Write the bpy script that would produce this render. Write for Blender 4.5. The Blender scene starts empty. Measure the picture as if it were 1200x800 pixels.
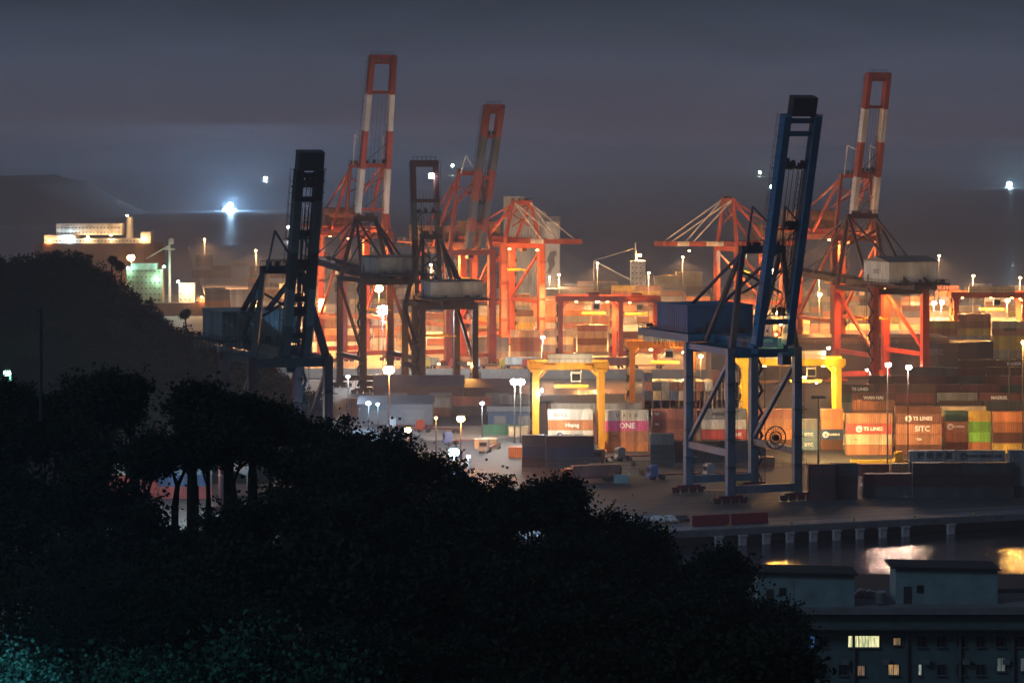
import bpy, math, random
from mathutils import Vector, Matrix
R = random.Random(7)
SC = bpy.context.scene
COL = SC.collection

# ------------------------------------------------------------------ camera
CAMZ = 79.3; F = 3333.0; HY = 184.0
cam = bpy.data.cameras.new('camera'); cam_o = bpy.data.objects.new('camera', cam); COL.objects.link(cam_o)
cam_o.location = (0, 0, CAMZ); cam_o.rotation_euler = (math.radians(90), 0, 0)
cam.sensor_width = 36; cam.lens = 100.0; cam.shift_y = -0.18; cam.clip_start = 1; cam.clip_end = 60000
SC.camera = cam_o

def G(px, py, z=0.0):
    Y = F*(CAMZ-z)/(py-HY); return ((px-600)/F*Y, Y, z)
def At(px, py, Y):
    return ((px-600)/F*Y, Y, CAMZ-(py-HY)*Y/F)

# ------------------------------------------------------------------ world, moonlike fill, exposure
W = bpy.data.worlds.new('World'); SC.world = W; W.use_nodes = True
nt = W.node_tree; nt.nodes.clear()
wo = nt.nodes.new('ShaderNodeOutputWorld'); bg = nt.nodes.new('ShaderNodeBackground')
tc = nt.nodes.new('ShaderNodeTexCoord'); sp = nt.nodes.new('ShaderNodeSeparateXYZ')
cr = nt.nodes.new('ShaderNodeValToRGB'); mr = nt.nodes.new('ShaderNodeMapRange')
nt.links.new(tc.outputs['Generated'], sp.inputs[0]); nt.links.new(sp.outputs['Z'], mr.inputs['Value'])
mr.inputs['From Min'].default_value = -0.02; mr.inputs['From Max'].default_value = 0.30
nt.links.new(mr.outputs[0], cr.inputs[0])
els = cr.color_ramp.elements
els[0].position = 0.0; els[0].color = (.090, .060, .068, 1)
els[1].position = 1.0; els[1].color = (.055, .060, .088, 1)
for p, c in ((.0625, (.078, .060, .078)), (.12, (.056, .062, .094)), (.17, (.047, .060, .094)), (.234, (.032, .042, .063)), (.5, (.062, .068, .098))):
    e = els.new(p); e.color = (*c, 1)
mp = nt.nodes.new('ShaderNodeMapping'); mp.inputs['Scale'].default_value = (6, 6, 34)
ns = nt.nodes.new('ShaderNodeTexNoise'); ns.inputs['Scale'].default_value = 1.4; ns.inputs['Detail'].default_value = 6; ns.inputs['Distortion'].default_value = 1.2
m2 = nt.nodes.new('ShaderNodeMapRange'); m2.inputs['From Min'].default_value = .3; m2.inputs['From Max'].default_value = .7
m2.inputs['To Min'].default_value = .88; m2.inputs['To Max'].default_value = 1.12
vm = nt.nodes.new('ShaderNodeVectorMath'); vm.operation = 'SCALE'
nt.links.new(tc.outputs['Generated'], mp.inputs[0]); nt.links.new(mp.outputs[0], ns.inputs['Vector'])
nt.links.new(ns.outputs[0], m2.inputs['Value']); nt.links.new(cr.outputs[0], vm.inputs[0]); nt.links.new(m2.outputs[0], vm.inputs['Scale'])
nt.links.new(vm.outputs[0], bg.inputs[0]); bg.inputs[1].default_value = 1.0
nt.links.new(bg.outputs[0], wo.inputs[0])
sun = bpy.data.lights.new('moonlike_fill', 'SUN'); sun.energy = 0.5; sun.angle = math.radians(12); sun.color = (.50, .74, 1.0)  # sun lamp added as a faint bluish fill on left-facing sides
sun_o = bpy.data.objects.new('moonlike_fill', sun); COL.objects.link(sun_o)
sun_o.rotation_euler = Vector((.72, .55, -.55)).to_track_quat('-Z', 'Y').to_euler()
SC.view_settings.view_transform = 'Standard'; SC.view_settings.look = 'None'
SC.view_settings.exposure = 0.0; SC.view_settings.gamma = 1
SC.cycles.max_bounces = 5; SC.cycles.diffuse_bounces = 2; SC.cycles.glossy_bounces = 2
SC.cycles.transmission_bounces = 3; SC.cycles.volume_bounces = 0; SC.cycles.transparent_max_bounces = 6
SC.cycles.sample_clamp_indirect = 4.0; SC.cycles.sample_clamp_direct = 0
SC.cycles.use_light_tree = True; SC.cycles.use_denoising = True
SC.cycles.caustics_reflective = False; SC.cycles.caustics_refractive = False
LK = 1.55      # one factor over all lamps

# ------------------------------------------------------------------ materials
MATS = {}
def mat(name, c, rough=.6, metal=0., dirt=.35, scale=.6, spec=.4, bump=0., streak=False):
    if name in MATS: return MATS[name]
    m = bpy.data.materials.new(name); m.use_nodes = True; t = m.node_tree
    b = t.nodes['Principled BSDF']
    b.inputs['Roughness'].default_value = rough; b.inputs['Metallic'].default_value = metal
    b.inputs['Specular IOR Level'].default_value = spec
    if dirt > 0:
        co = t.nodes.new('ShaderNodeTexCoord'); n = t.nodes.new('ShaderNodeTexNoise')
        mpp = t.nodes.new('ShaderNodeMapping'); mpp.inputs['Scale'].default_value = (1, 1, .25 if streak else 1)
        n.inputs['Scale'].default_value = scale; n.inputs['Detail'].default_value = 6; n.inputs['Roughness'].default_value = .65
        t.links.new(co.outputs['Object'], mpp.inputs[0]); t.links.new(mpp.outputs[0], n.inputs['Vector'])
        r = t.nodes.new('ShaderNodeMapRange'); r.inputs['From Min'].default_value = .35; r.inputs['From Max'].default_value = .7
        t.links.new(n.outputs[0], r.inputs['Value'])
        mx = t.nodes.new('ShaderNodeMix'); mx.data_type = 'RGBA'
        mx.inputs[6].default_value = (*c, 1)
        mx.inputs[7].default_value = (c[0]*(1-dirt)+.02*dirt, c[1]*(1-dirt)+.012*dirt, c[2]*(1-dirt)+.008*dirt, 1)
        t.links.new(r.outputs[0], mx.inputs[0]); t.links.new(mx.outputs[2], b.inputs['Base Color'])
        if bump:
            bp = t.nodes.new('ShaderNodeBump'); bp.inputs['Strength'].default_value = bump; bp.inputs['Distance'].default_value = .2
            t.links.new(n.outputs[0], bp.inputs['Height']); t.links.new(bp.outputs[0], b.inputs['Normal'])
    else:
        b.inputs['Base Color'].default_value = (*c, 1)
    MATS[name] = m; return m
def emit(name, c, s):
    if name in MATS: return MATS[name]
    m = bpy.data.materials.new(name); m.use_nodes = True; t = m.node_tree
    b = t.nodes['Principled BSDF']; b.inputs['Base Color'].default_value = (.3, .3, .3, 1)
    b.inputs['Emission Color'].default_value = (*c, 1); b.inputs['Emission Strength'].default_value = s
    m.cycles.emission_sampling = 'NONE'
    MATS[name] = m; return m

# ------------------------------------------------------------------ mesh helpers
class MB:
    def __init__(s): s.v = []; s.f = []; s.m = []
    def add(s, vs, fs, mi=0):
        o = len(s.v); s.v += [tuple(v) for v in vs]
        for f in fs: s.f.append(tuple(i+o for i in f)); s.m.append(mi)
        return s
    def box(s, c, d, mi=0, rz=0.):
        cx, cy, cz = c; x, y, z = d[0]/2, d[1]/2, d[2]/2; ca, sa = math.cos(rz), math.sin(rz)
        vs = [(cx+a*x*ca-b*y*sa, cy+a*x*sa+b*y*ca, cz+e*z) for e in (-1, 1) for a, b in ((-1, -1), (1, -1), (1, 1), (-1, 1))]
        return s.add(vs, [(3, 2, 1, 0), (4, 5, 6, 7), (0, 1, 5, 4), (1, 2, 6, 5), (2, 3, 7, 6), (3, 0, 4, 7)], mi)
    def beam(s, p, q, w, h=None, mi=0, w2=None, h2=None):
        p = Vector(p); q = Vector(q); h = h or w; w2 = w2 or w; h2 = h2 or h
        d = (q-p).normalized(); up = Vector((0, 0, 1)) if abs(d.z) < .95 else Vector((0, 1, 0))
        a = d.cross(up).normalized(); b = a.cross(d).normalized()
        vs = []
        for c, ww, hh in ((p, w, h), (q, w2, h2)):
            for i, j in ((-1, -1), (1, -1), (1, 1), (-1, 1)): vs.append(c+a*i*ww/2+b*j*hh/2)
        return s.add(vs, [(3, 2, 1, 0), (4, 5, 6, 7), (0, 1, 5, 4), (1, 2, 6, 5), (2, 3, 7, 6), (3, 0, 4, 7)], mi)
    def tube(s, p, q, r, r2=None, n=6, mi=0, caps=True):
        p = Vector(p); q = Vector(q); r2 = r if r2 is None else r2
        d = (q-p).normalized(); up = Vector((0, 0, 1)) if abs(d.z) < .95 else Vector((0, 1, 0))
        a = d.cross(up).normalized(); b = a.cross(d).normalized(); vs = []
        for c, rr in ((p, r), (q, r2)):
            for k in range(n):
                t = 2*math.pi*k/n; vs.append(c+a*math.cos(t)*rr+b*math.sin(t)*rr)
        fs = [(k, (k+1) % n, n+(k+1) % n, n+k) for k in range(n)]
        if caps: fs += [tuple(range(n))[::-1], tuple(range(n, 2*n))]
        return s.add(vs, fs, mi)
    def prism(s, poly, z0, z1, mi=0):
        n = len(poly); vs = [(x, y, z0) for x, y in poly]+[(x, y, z1) for x, y in poly]
        return s.add(vs, [tuple(range(n))[::-1], tuple(range(n, 2*n))]+[(k, (k+1) % n, n+(k+1) % n, n+k) for k in range(n)], mi)
    def sphere(s, c, r, n=8, m=5, mi=0, sz=1.):
        vs = [(c[0], c[1], c[2]+r*sz)]
        for i in range(1, m):
            ph = math.pi*i/m
            for k in range(n):
                t = 2*math.pi*k/n; vs.append((c[0]+r*math.sin(ph)*math.cos(t), c[1]+r*math.sin(ph)*math.sin(t), c[2]+r*sz*math.cos(ph)))
        vs.append((c[0], c[1], c[2]-r*sz)); e = len(vs)-1; fs = []
        for k in range(n):
            fs.append((0, 1+k, 1+(k+1) % n)); fs.append((e, 1+(m-2)*n+(k+1) % n, 1+(m-2)*n+k))
            for i in range(m-2): a = 1+i*n; fs.append((a+k, a+n+k, a+n+(k+1) % n, a+(k+1) % n))
        return s.add(vs, fs, mi)
    def mesh(s, name, mats, smooth=False):
        me = bpy.data.meshes.new(name); me.from_pydata(s.v, [], s.f)
        if not isinstance(mats, (list, tuple)): mats = [mats]
        for m in mats: me.materials.append(m)
        if len(mats) > 1: me.polygons.foreach_set('material_index', s.m)
        if smooth: me.polygons.foreach_set('use_smooth', [True]*len(me.polygons))
        me.update(); return me
    def build(s, name, mats, parent=None, smooth=False, loc=None):
        o = bpy.data.objects.new(name, s.mesh(name, mats, smooth)); COL.objects.link(o)
        if parent: o.parent = parent
        if loc: o.location = loc
        return o
def ob(name, me, parent=None, loc=(0, 0, 0), rz=0, m=None):
    o = bpy.data.objects.new(name, me); COL.objects.link(o)
    if parent: o.parent = parent
    o.location = loc; o.rotation_euler = (0, 0, rz)
    if m:
        o.material_slots[0].link = 'OBJECT'; o.material_slots[0].material = m
    return o
def thing(name, label, cat, loc=(0, 0, 0), rz=0, group=None):
    o = bpy.data.objects.new(name, None); COL.objects.link(o); o.location = loc; o.rotation_euler = (0, 0, rz)
    return tag(o, label, cat, group)
def tag(o, label=None, cat=None, group=None, kind=None):
    if label: o['label'] = label
    if cat: o['category'] = cat
    if group: o['group'] = group
    if kind: o['kind'] = kind
    return o
def stuff(o): o['kind'] = 'stuff'; return o
_T = {}
def text_mesh(s, h, bold=.0):
    k = (s, h, bold)
    if k in _T: return _T[k]
    c = bpy.data.curves.new('lettering', 'FONT'); c.body = s; c.size = h*1.35; c.align_x = 'CENTER'; c.align_y = 'CENTER'
    c.extrude = .012; c.offset = bold; c.resolution_u = 2
    o = bpy.data.objects.new('lettering', c); COL.objects.link(o)
    bpy.context.view_layer.update()
    me = bpy.data.meshes.new_from_object(o.evaluated_get(bpy.context.evaluated_depsgraph_get()))
    me.materials.clear(); me.materials.append(mat('white_print', (.8, .8, .8), dirt=.1))
    me.transform(Matrix.Rotation(math.radians(90), 4, 'X'))
    bpy.data.objects.remove(o); _T[k] = me; return me
def lettering(s, h, parent, loc, rz=0, m=None, bold=.01):
    return ob('lettering', text_mesh(s, h, bold), parent, loc, rz, m or MATS['white_print'])
mat('white_print', (.8, .8, .8), dirt=.1)
ORANGE = (1.0, .38, .10); WARM = (1.0, .62, .27); WHITE = (.92, .97, 1.0); BLUEW = (.35, .70, 1.0); GREEN = (.35, 1.0, .75); RED = (1, .08, .04); AMBER = (1.0, .47, .11)
def light(loc, c, p, parent=None, r=.5, down=False):
    l = bpy.data.lights.new('lamp_light', 'SPOT' if down else 'POINT'); l.energy = p*LK; l.color = c; l.shadow_soft_size = r
    if down: l.spot_size = math.radians(165); l.spot_blend = .6
    o = bpy.data.objects.new('lamp_light', l); COL.objects.link(o); o.location = loc
    if parent: o.parent = parent
    return o

ORD = ['first', 'second', 'third', 'fourth', 'fifth', 'sixth', 'seventh', 'eighth', 'ninth', 'tenth', 'eleventh', 'twelfth', 'thirteenth', 'fourteenth', 'fifteenth', 'sixteenth', 'seventeenth', 'eighteenth', 'nineteenth', 'twentieth', 'twenty-first', 'twenty-second', 'twenty-third', 'twenty-fourth', 'twenty-fifth', 'twenty-sixth', 'twenty-seventh', 'twenty-eighth', 'twenty-ninth', 'thirtieth']
# ------------------------------------------------------------------ setting: sea, quays, hills
def water_mat():
    m = bpy.data.materials.new('water'); m.use_nodes = True; t = m.node_tree; b = t.nodes['Principled BSDF']
    b.inputs['Base Color'].default_value = (.012, .018, .026, 1); b.inputs['Roughness'].default_value = .10
    b.inputs['IOR'].default_value = 1.33
    g = t.nodes.new('ShaderNodeNewGeometry'); mpp = t.nodes.new('ShaderNodeMapping'); mpp.inputs['Scale'].default_value = (.55, .9, 1)
    n = t.nodes.new('ShaderNodeTexNoise'); n.inputs['Scale'].default_value = 1.1; n.inputs['Detail'].default_value = 5
    bp = t.nodes.new('ShaderNodeBump'); bp.inputs['Strength'].default_value = .6; bp.inputs['Distance'].default_value = .32
    sx = t.nodes.new('ShaderNodeSeparateXYZ'); r = t.nodes.new('ShaderNodeMapRange'); r.inputs['From Min'].default_value = 700; r.inputs['From Max'].default_value = 3000
    r.inputs['To Min'].default_value = .10; r.inputs['To Max'].default_value = .5; t.links.new(g.outputs['Position'], sx.inputs[0]); t.links.new(sx.outputs['Y'], r.inputs['Value']); t.links.new(r.outputs[0], b.inputs['Roughness'])
    t.links.new(g.outputs['Position'], mpp.inputs[0]); t.links.new(mpp.outputs[0], n.inputs['Vector'])
    t.links.new(n.outputs[0], bp.inputs['Height']); t.links.new(bp.outputs[0], b.inputs['Normal'])
    return m
WL = -3.5
s = MB(); s.add([(-14000, -200, WL), (14000, -200, WL), (14000, 24000, WL), (-14000, 24000, WL)], [(0, 1, 2, 3)])
tag(s.build('sea_water', water_mat()), kind='structure')
def ground_mat(name, a, b_, sc, wet=.45):
    m = bpy.data.materials.new(name); m.use_nodes = True; t = m.node_tree; b = t.nodes['Principled BSDF']
    g = t.nodes.new('ShaderNodeNewGeometry'); n = t.nodes.new('ShaderNodeTexNoise'); n.inputs['Scale'].default_value = sc; n.inputs['Detail'].default_value = 8
    n2 = t.nodes.new('ShaderNodeTexNoise'); n2.inputs['Scale'].default_value = .9; n2.inputs['Detail'].default_value = 5
    ad = t.nodes.new('ShaderNodeMath'); ad.operation = 'MULTIPLY_ADD'; ad.inputs[1].default_value = .35
    r = t.nodes.new('ShaderNodeValToRGB'); r.color_ramp.elements[0].position = .45; r.color_ramp.elements[1].position = .85
    r.color_ramp.elements[0].color = (*a, 1); r.color_ramp.elements[1].color = (*b_, 1)
    t.links.new(g.outputs['Position'], n.inputs['Vector']); t.links.new(g.outputs['Position'], n2.inputs['Vector'])
    t.links.new(n2.outputs[0], ad.inputs[0]); t.links.new(n.outputs[0], ad.inputs[2]); t.links.new(ad.outputs[0], r.inputs[0])
    t.links.new(r.outputs[0], b.inputs['Base Color'])
    r2 = t.nodes.new('ShaderNodeMapRange'); r2.inputs['To Min'].default_value = wet; r2.inputs['To Max'].default_value = .8
    t.links.new(n.outputs[0], r2.inputs['Value']); t.links.new(r2.outputs[0], b.inputs['Roughness'])
    return m
M_ASPH = ground_mat('yard_asphalt', (.017, .018, .022), (.045, .045, .05), .05, .75)
M_CONC = ground_mat('far_concrete', (.13, .12, .11), (.24, .22, .20), .03)
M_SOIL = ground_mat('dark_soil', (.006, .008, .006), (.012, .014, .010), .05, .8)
AL = math.radians(21); TX, TY = math.cos(AL), math.sin(AL)
q0 = G(835, 620)
def quay(t, b=0.):   # along the quay edge t, landward b
    return (q0[0]+TX*t-TY*b, q0[1]+TY*t+TX*b)
near = [quay(-420), quay(330), (380, 1040), (100, 1014), (64, 958), (8, 948), (-37, 1012), (-420, 1030)]
def clamp_poly(p): return [(x, y) for x, y in p]
s = MB(); s.prism(clamp_poly(near), -3.0, 0)
tag(s.build('container_yard_ground', M_ASPH), kind='structure')
far = [(-700, 1100), (-10, 1064), (120, 1060), (520, 1080), (800, 1760), (70, 1760), (40, 2550), (-290, 2550), (-150, 1420), (-700, 1360)]
s = MB(); s.prism(far, -6.0, 0)
tag(s.build('far_terminal_ground', M_CONC), kind='structure')
# quay apron slab and its face on piles
s = MB(); a = [quay(-300, -1.2), quay(330, -1.2), quay(330, 7), quay(-300, 7)]
s.prism(a, -1.3, .004); tag(s.build('quay_apron', mat('quay_concrete', (.17, .17, .19), .8, dirt=.5, scale=.3)), kind='structure')
s = MB(); a = [quay(-300, 5.0), quay(330, 5.0), quay(330, 7), quay(-300, 7)]
# piles
pm = MB().box((0, 0, -3.4), (1.5, 1.1, 4.2)).box((0, 0, -1.45), (1.9, 1.4, .35)).mesh('quay_pile', mat('pile_concrete', (.48, .47, .49), .8, dirt=.5, scale=1.2))
ML_G = 'concrete piles under the near quay edge'
for k in range(-6, 22):
    x, y = quay(k*5.62+.8, -1.35)
    if k in (9, 11, 12, 13): continue
    px = 600+F*x/y
    if px > 1215: break
    if px < 826: continue
    NP = globals().get('NP', 0)+1
    o = ob('quay_pile', pm, None, (x, y, 0), AL)
    tag(o, 'pale square concrete pile under the quay edge, %s from the left along the water' % ORD[NP-1], 'pile', ML_G)
# kerb beam along the edge
s = MB(); a = [quay(-300, -1.1), quay(330, -1.1), quay(330, -.6), quay(-300, -.6)]
s.prism(a, .006, .3); tag(s.build('quay_kerb', mat('kerb_worn', (.32, .31, .29), .8, dirt=.6, scale=.8)), kind='structure')
# bollards
bm_ = MB().tube((0, 0, 0), (0, 0, .55), .28, .22, 8).tube((0, 0, .55), (0, 0, .8), .4, .36, 8).mesh('bollard', mat('bollard_paint', (.35, .26, .06), .6, dirt=.5))
for k in range(-3, 8):
    x, y = quay(k*15+4, .4)
    if 600+F*x/y < 1230: tag(ob('mooring_bollard', bm_, None, (x, y, .006)), 'squat yellowish mooring bollard on the near quay, %s from the left' % ORD[k+3], 'bollard', 'mooring bollards along the near quay')

# ------------------------------------------------------------------ containers
CH = 2.75
def container_meshes(L, N):
    Wd = 2.44; mats = [mat('container_default', (.3, .3, .3))]
    b = MB(); hx, hy = L/2-.08, Wd/2-.03
    n = int(L/.56); st = (2*hx-.2)/n
    for sgn in (-1, 1):                       # corrugated long sides
        pts = []
        for k in range(n):
            x = -hx+.1+k*st; y0 = hy*sgn; y1 = (hy-.05)*sgn
            pts += [(x, y0), (x+st*.3, y0), (x+st*.5, y1), (x+st*.8, y1)]
        pts.append((hx-.1, hy*sgn))
        vs = [(x, y, .16) for x, y in pts]+[(x, y, CH-.12) for x, y in pts]; m_ = len(pts)
        b.add(vs, [((k, k+1, m_+k+1, m_+k) if sgn < 0 else (k+1, k, m_+k, m_+k+1)) for k in range(m_-1)])
    b.box((0, 0, CH-.07), (2*hx, 2*hy-.1, .08)); b.box((0, 0, .12), (2*hx, 2*hy-.1, .08))
    b.box((hx-.03, 0, CH/2), (.06, 2*hy-.15, CH-.3))
    fr = MB()
    for sx in (-1, 1):
        for sy in (-1, 1): fr.box((sx*(L/2-.08), sy*(Wd/2-.08), CH/2), (.16, .16, CH-.01))
        fr.box((sx*(L/2-.08), 0, CH-.08), (.13, Wd-.33, .14)); fr.box((sx*(L/2-.08), 0, .08), (.13, Wd-.33, .14))
    for sy in (-1, 1):
        fr.box((0, sy*(Wd/2-.06), CH-.07), (L-.33, .11, .12)); fr.box((0, sy*(Wd/2-.06), .08), (L-.33, .11, .15))
    dr = MB().box((0, 0, 0), (.05, Wd/2-.19, CH-.36))
    for z in (-.8, 0, .8): dr.box((-.035, 0, z), (.02, Wd/2-.3, .05))
    rd = MB()
    for y in (-.25, .25): rd.tube((-.07, y, -CH/2+.15), (-.07, y, CH/2-.15), .025, n=5)
    return b.mesh('container_body', mats), fr.mesh('container_frame', mats), dr.mesh('container_door', mats), rd.mesh('lock_rod', mat('galvanised', (.4, .4, .42), .4, .8, .2))
CM = {40: container_meshes(12.19, 0), 20: container_meshes(6.06, 0)}
CC = {  # paint colours
 'white': (.62, .60, .54), 'pink': (.72, .06, .26), 'rust red': (.34, .10, .06), 'brown': (.17, .055, .025), 'orange': (.62, .20, .04), 'orange-brown': (.40, .15, .06),
 'red': (.52, .05, .04), 'blue': (.03, .09, .25), 'navy': (.02, .035, .09), 'green': (.03, .16, .09), 'lime green': (.22, .58, .03), 'yellow': (.70, .44, .03),
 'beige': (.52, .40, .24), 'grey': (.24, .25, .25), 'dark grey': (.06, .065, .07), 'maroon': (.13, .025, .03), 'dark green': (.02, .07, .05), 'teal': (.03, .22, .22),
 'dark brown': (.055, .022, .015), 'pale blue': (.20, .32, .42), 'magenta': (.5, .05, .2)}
def cmat(c):
    k = 'paint_'+c.replace(' ', '_').replace('-', '_'); new = k not in MATS
    m = _cmat(c)
    if new:                             # every box has faded a little differently
        t = m.node_tree; b = t.nodes['Principled BSDF']; l = b.inputs['Base Color'].links[0]; src = l.from_socket
        oi = t.nodes.new('ShaderNodeObjectInfo'); r = t.nodes.new('ShaderNodeMapRange'); r.inputs['To Min'].default_value = .68; r.inputs['To Max'].default_value = 1.18
        h = t.nodes.new('ShaderNodeHueSaturation'); t.links.new(oi.outputs['Random'], r.inputs['Value']); t.links.new(r.outputs[0], h.inputs['Value'])
        h.inputs['Saturation'].default_value = .92; t.links.new(src, h.inputs['Color']); t.links.new(h.outputs[0], b.inputs['Base Color'])
    return m
def _cmat(c): return mat('paint_'+c.replace(' ', '_').replace('-', '_'), CC[c], .6, 0, .6, .5, streak=True)
NC = [0]; STK = []
TIER = {1: 'bottom', 2: 'second', 3: 'third', 4: 'fourth', 5: 'fifth', 6: 'sixth', 7: 'seventh'}
def container(x, y, z, rz, c, size, label, group, txt=None, tc_=None, th=.9, doors=True, txtx=0.):
    o = ob('shipping_container', CM[size][0], None, (x, y, z), rz, cmat(c))
    tag(o, label, 'container', group); NC[0] += 1
    ob('frame', CM[size][1], o, m=cmat(c))
    if doors:
        L = 12.19 if size == 40 else 6.06
        for sy in (-1, 1):
            d = ob('door', CM[size][2], o, (-L/2+.1, sy*.56, CH/2), 0, cmat(c))
            ob('lock_rod', CM[size][3], d)
    if txt:
        if txt[0] == '@':
            txt = txt[1:]; w_ = len(txt)*th*.36; emblem(o, txtx-w_-.9, .85, tc_ or MATS['white_print'], cmat(c))
        lettering(txt, th, o, (txtx, -1.245, CH/2), 0, tc_ or MATS['white_print'], .03)
    return o
def emblem(o, x, r, m, m2):
    b = MB().add([(x+r*math.cos(2*math.pi*k/20), -1.25, CH/2+r*math.sin(2*math.pi*k/20)) for k in range(20)], [tuple(range(20))])
    b.add([(x+.15*r+r*.55*math.cos(2*math.pi*k/16), -1.262, CH/2-.1*r+r*.5*math.sin(2*math.pi*k/16)) for k in range(16)], [tuple(range(16))], 1)
    b.add([(x+r*(.2+q[0]), -1.274, CH/2+r*q[1]) for q in ((-.3, .1), (.55, .1), (.55, -.15), (-.3, -.15))], [(0, 3, 2, 1)], 0)
    b.build('emblem', [m, m2], o)
def stack(px, by, cols, where, size=40, rz=0., z0=0., gap=.02, txts={}, at=None, doors=True, group='containers stacked in the near yard'):
    """a pile of containers: the lowest front left corner of it stands where the yard shows it"""
    x, y, _ = at if at else G(px, by, 0)
    L = 12.19 if size == 40 else 6.06
    cx = x+math.cos(rz)*L/2-math.sin(rz)*1.22; cy = y+math.sin(rz)*L/2+math.cos(rz)*1.22
    n = len(cols)
    for k, c in enumerate(cols):
        if c is None: continue
        t = txts.get(k); tn = 'topmost' if k == n-1 and n > 1 else TIER[k+1]
        lab = ('%s %s container%s, %s of %s' % (c, 'forty-foot' if size == 40 else 'twenty-foot', (' lettered '+t[0].replace('\n', ' ')) if (t and len(t) > 4 and t[4]) else '', tn if n > 1 else 'alone', where))
        container(cx+R.uniform(-.06, .06), cy+R.uniform(-.05, .05), z0+.02+k*(CH+gap), rz, c, size, lab, group,
                  t[0] if t else None, t[1] if t else None, t[2] if t else .9, doors, t[3] if t and len(t) > 3 else 0)
PW = MATS['white_print']; PR = mat('red_print', (.6, .04, .05), dirt=.1); PN = mat('navy_print', (.03, .04, .12), dirt=.1); PK = mat('dark_print', (.05, .05, .05), dirt=.1)
YAW = 0.02
# the lit front row
stack(642, 528, ['orange', 'white', 'orange', 'white'], 'the stack between the yellow gantry legs', rz=YAW, txts={3: ('OOCL', PR, .95, -2.6), 2: ('Hapag', PW, 1.1, 0.5), 1: ('@YANG MING', PN, .8, .6)})
stack(707, 529, ['orange', 'orange-brown', 'pink', 'white'], 'the stack right of the yellow gantry', rz=YAW, txts={3: ('U   A   S   C', PK, .85, .3), 2: ('ONE', PW, 1.5, .3), 1: ('CAI', PK, .5, -3)})
stack(764, 527, ['maroon', 'rust red', 'rust red', 'rust red'], 'the rust red stack beside the blue crane foot', rz=YAW, txts={3: ('TEX', PW, .5, -4.8), 2: ('TEX', PW, .5, -4.8), 1: ('CAI', PW, .5, -4.6)})
stack(822, 527, ['dark grey', 'red', 'white', 'grey'], 'the stack seen through the blue crane legs', rz=YAW, txts={3: ('EVERGREEN', PK, .9, 0), 1: ('K LINE', PW, .9, 3)})
stack(878, 527, ['brown', 'orange', 'orange-brown', 'rust red'], 'the stack behind the big cable reel', rz=YAW)
stack(932, 527, ['pale blue', 'pale blue', 'grey'], 'the stack between reel and lamp mast', size=20, rz=YAW, txts={1: ('SITC', PW, .9, .6), 0: ('SITC', PW, .9, .6)})
stack(962, 527, ['brown', 'blue', 'orange', 'orange'], 'the stack left of the red lettered one', size=20, rz=YAW, txts={1: ('@FLORENS', PW, .55, .5)})
stack(992, 533, ['orange-brown', 'beige', 'red', 'orange-brown'], 'the stack with the bright red lettered box', rz=YAW, txts={2: ('@TS LINES', PW, 1.0, 1.0), 1: ('tex', PR, .4, -3.5)})
stack(1050, 533, ['brown', 'orange-brown', 'orange-brown', 'brown'], 'the stack right of the red lettered box', rz=YAW, txts={2: ('SITC', PW, 1.5, .9), 3: ('@TS LINES', PW, 1.0, 1.0), 1: ('TEX', PW, .6, 0)})
stack(1108, 530, ['brown', 'orange-brown', 'orange-brown', 'dark green'], 'the short stack left of the lime green boxes', size=20, rz=YAW, txts={2: ('@FLORENS', PW, .55, .5)})
stack(1135, 530, ['orange', 'lime green', 'lime green', 'yellow'], 'the short stack with lime green boxes', size=20, rz=YAW)
stack(1164, 531, ['yellow', 'brown', 'orange', 'orange'], 'the stack right of the lime green boxes', rz=YAW, txts={2: ('Hapag', PW, .8, 3.6)})
stack(1221, 531, ['brown', 'rust red', 'orange', 'orange'], 'the stack at the right end of the lit row', rz=YAW)
# the dark front row on the unlit side
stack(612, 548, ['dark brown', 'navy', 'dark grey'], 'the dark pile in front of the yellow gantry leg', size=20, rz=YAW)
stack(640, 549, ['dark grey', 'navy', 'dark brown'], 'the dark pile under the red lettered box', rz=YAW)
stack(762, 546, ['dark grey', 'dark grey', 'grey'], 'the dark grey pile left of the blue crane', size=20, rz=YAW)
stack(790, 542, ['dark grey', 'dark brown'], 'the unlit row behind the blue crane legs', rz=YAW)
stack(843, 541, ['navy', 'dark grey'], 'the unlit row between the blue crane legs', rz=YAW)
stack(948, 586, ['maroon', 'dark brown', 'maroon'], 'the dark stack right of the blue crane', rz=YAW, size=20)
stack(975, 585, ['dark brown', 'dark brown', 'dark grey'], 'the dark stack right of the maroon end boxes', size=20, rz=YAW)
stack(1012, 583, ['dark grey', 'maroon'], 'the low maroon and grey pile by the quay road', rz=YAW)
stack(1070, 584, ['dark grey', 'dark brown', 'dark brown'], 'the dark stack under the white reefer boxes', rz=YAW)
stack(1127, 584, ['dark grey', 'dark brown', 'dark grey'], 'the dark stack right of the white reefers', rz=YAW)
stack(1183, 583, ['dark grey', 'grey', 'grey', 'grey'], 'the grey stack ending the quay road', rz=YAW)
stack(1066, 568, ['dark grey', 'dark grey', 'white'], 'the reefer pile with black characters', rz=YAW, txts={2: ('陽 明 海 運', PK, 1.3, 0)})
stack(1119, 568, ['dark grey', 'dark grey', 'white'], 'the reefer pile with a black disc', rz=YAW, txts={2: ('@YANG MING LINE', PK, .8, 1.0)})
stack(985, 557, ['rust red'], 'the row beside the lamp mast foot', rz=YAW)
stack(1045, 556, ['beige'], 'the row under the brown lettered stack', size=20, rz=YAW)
stack(700, 560, ['dark grey'], 'the quay road in front of the lettered stacks', size=20, rz=YAW)
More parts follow.
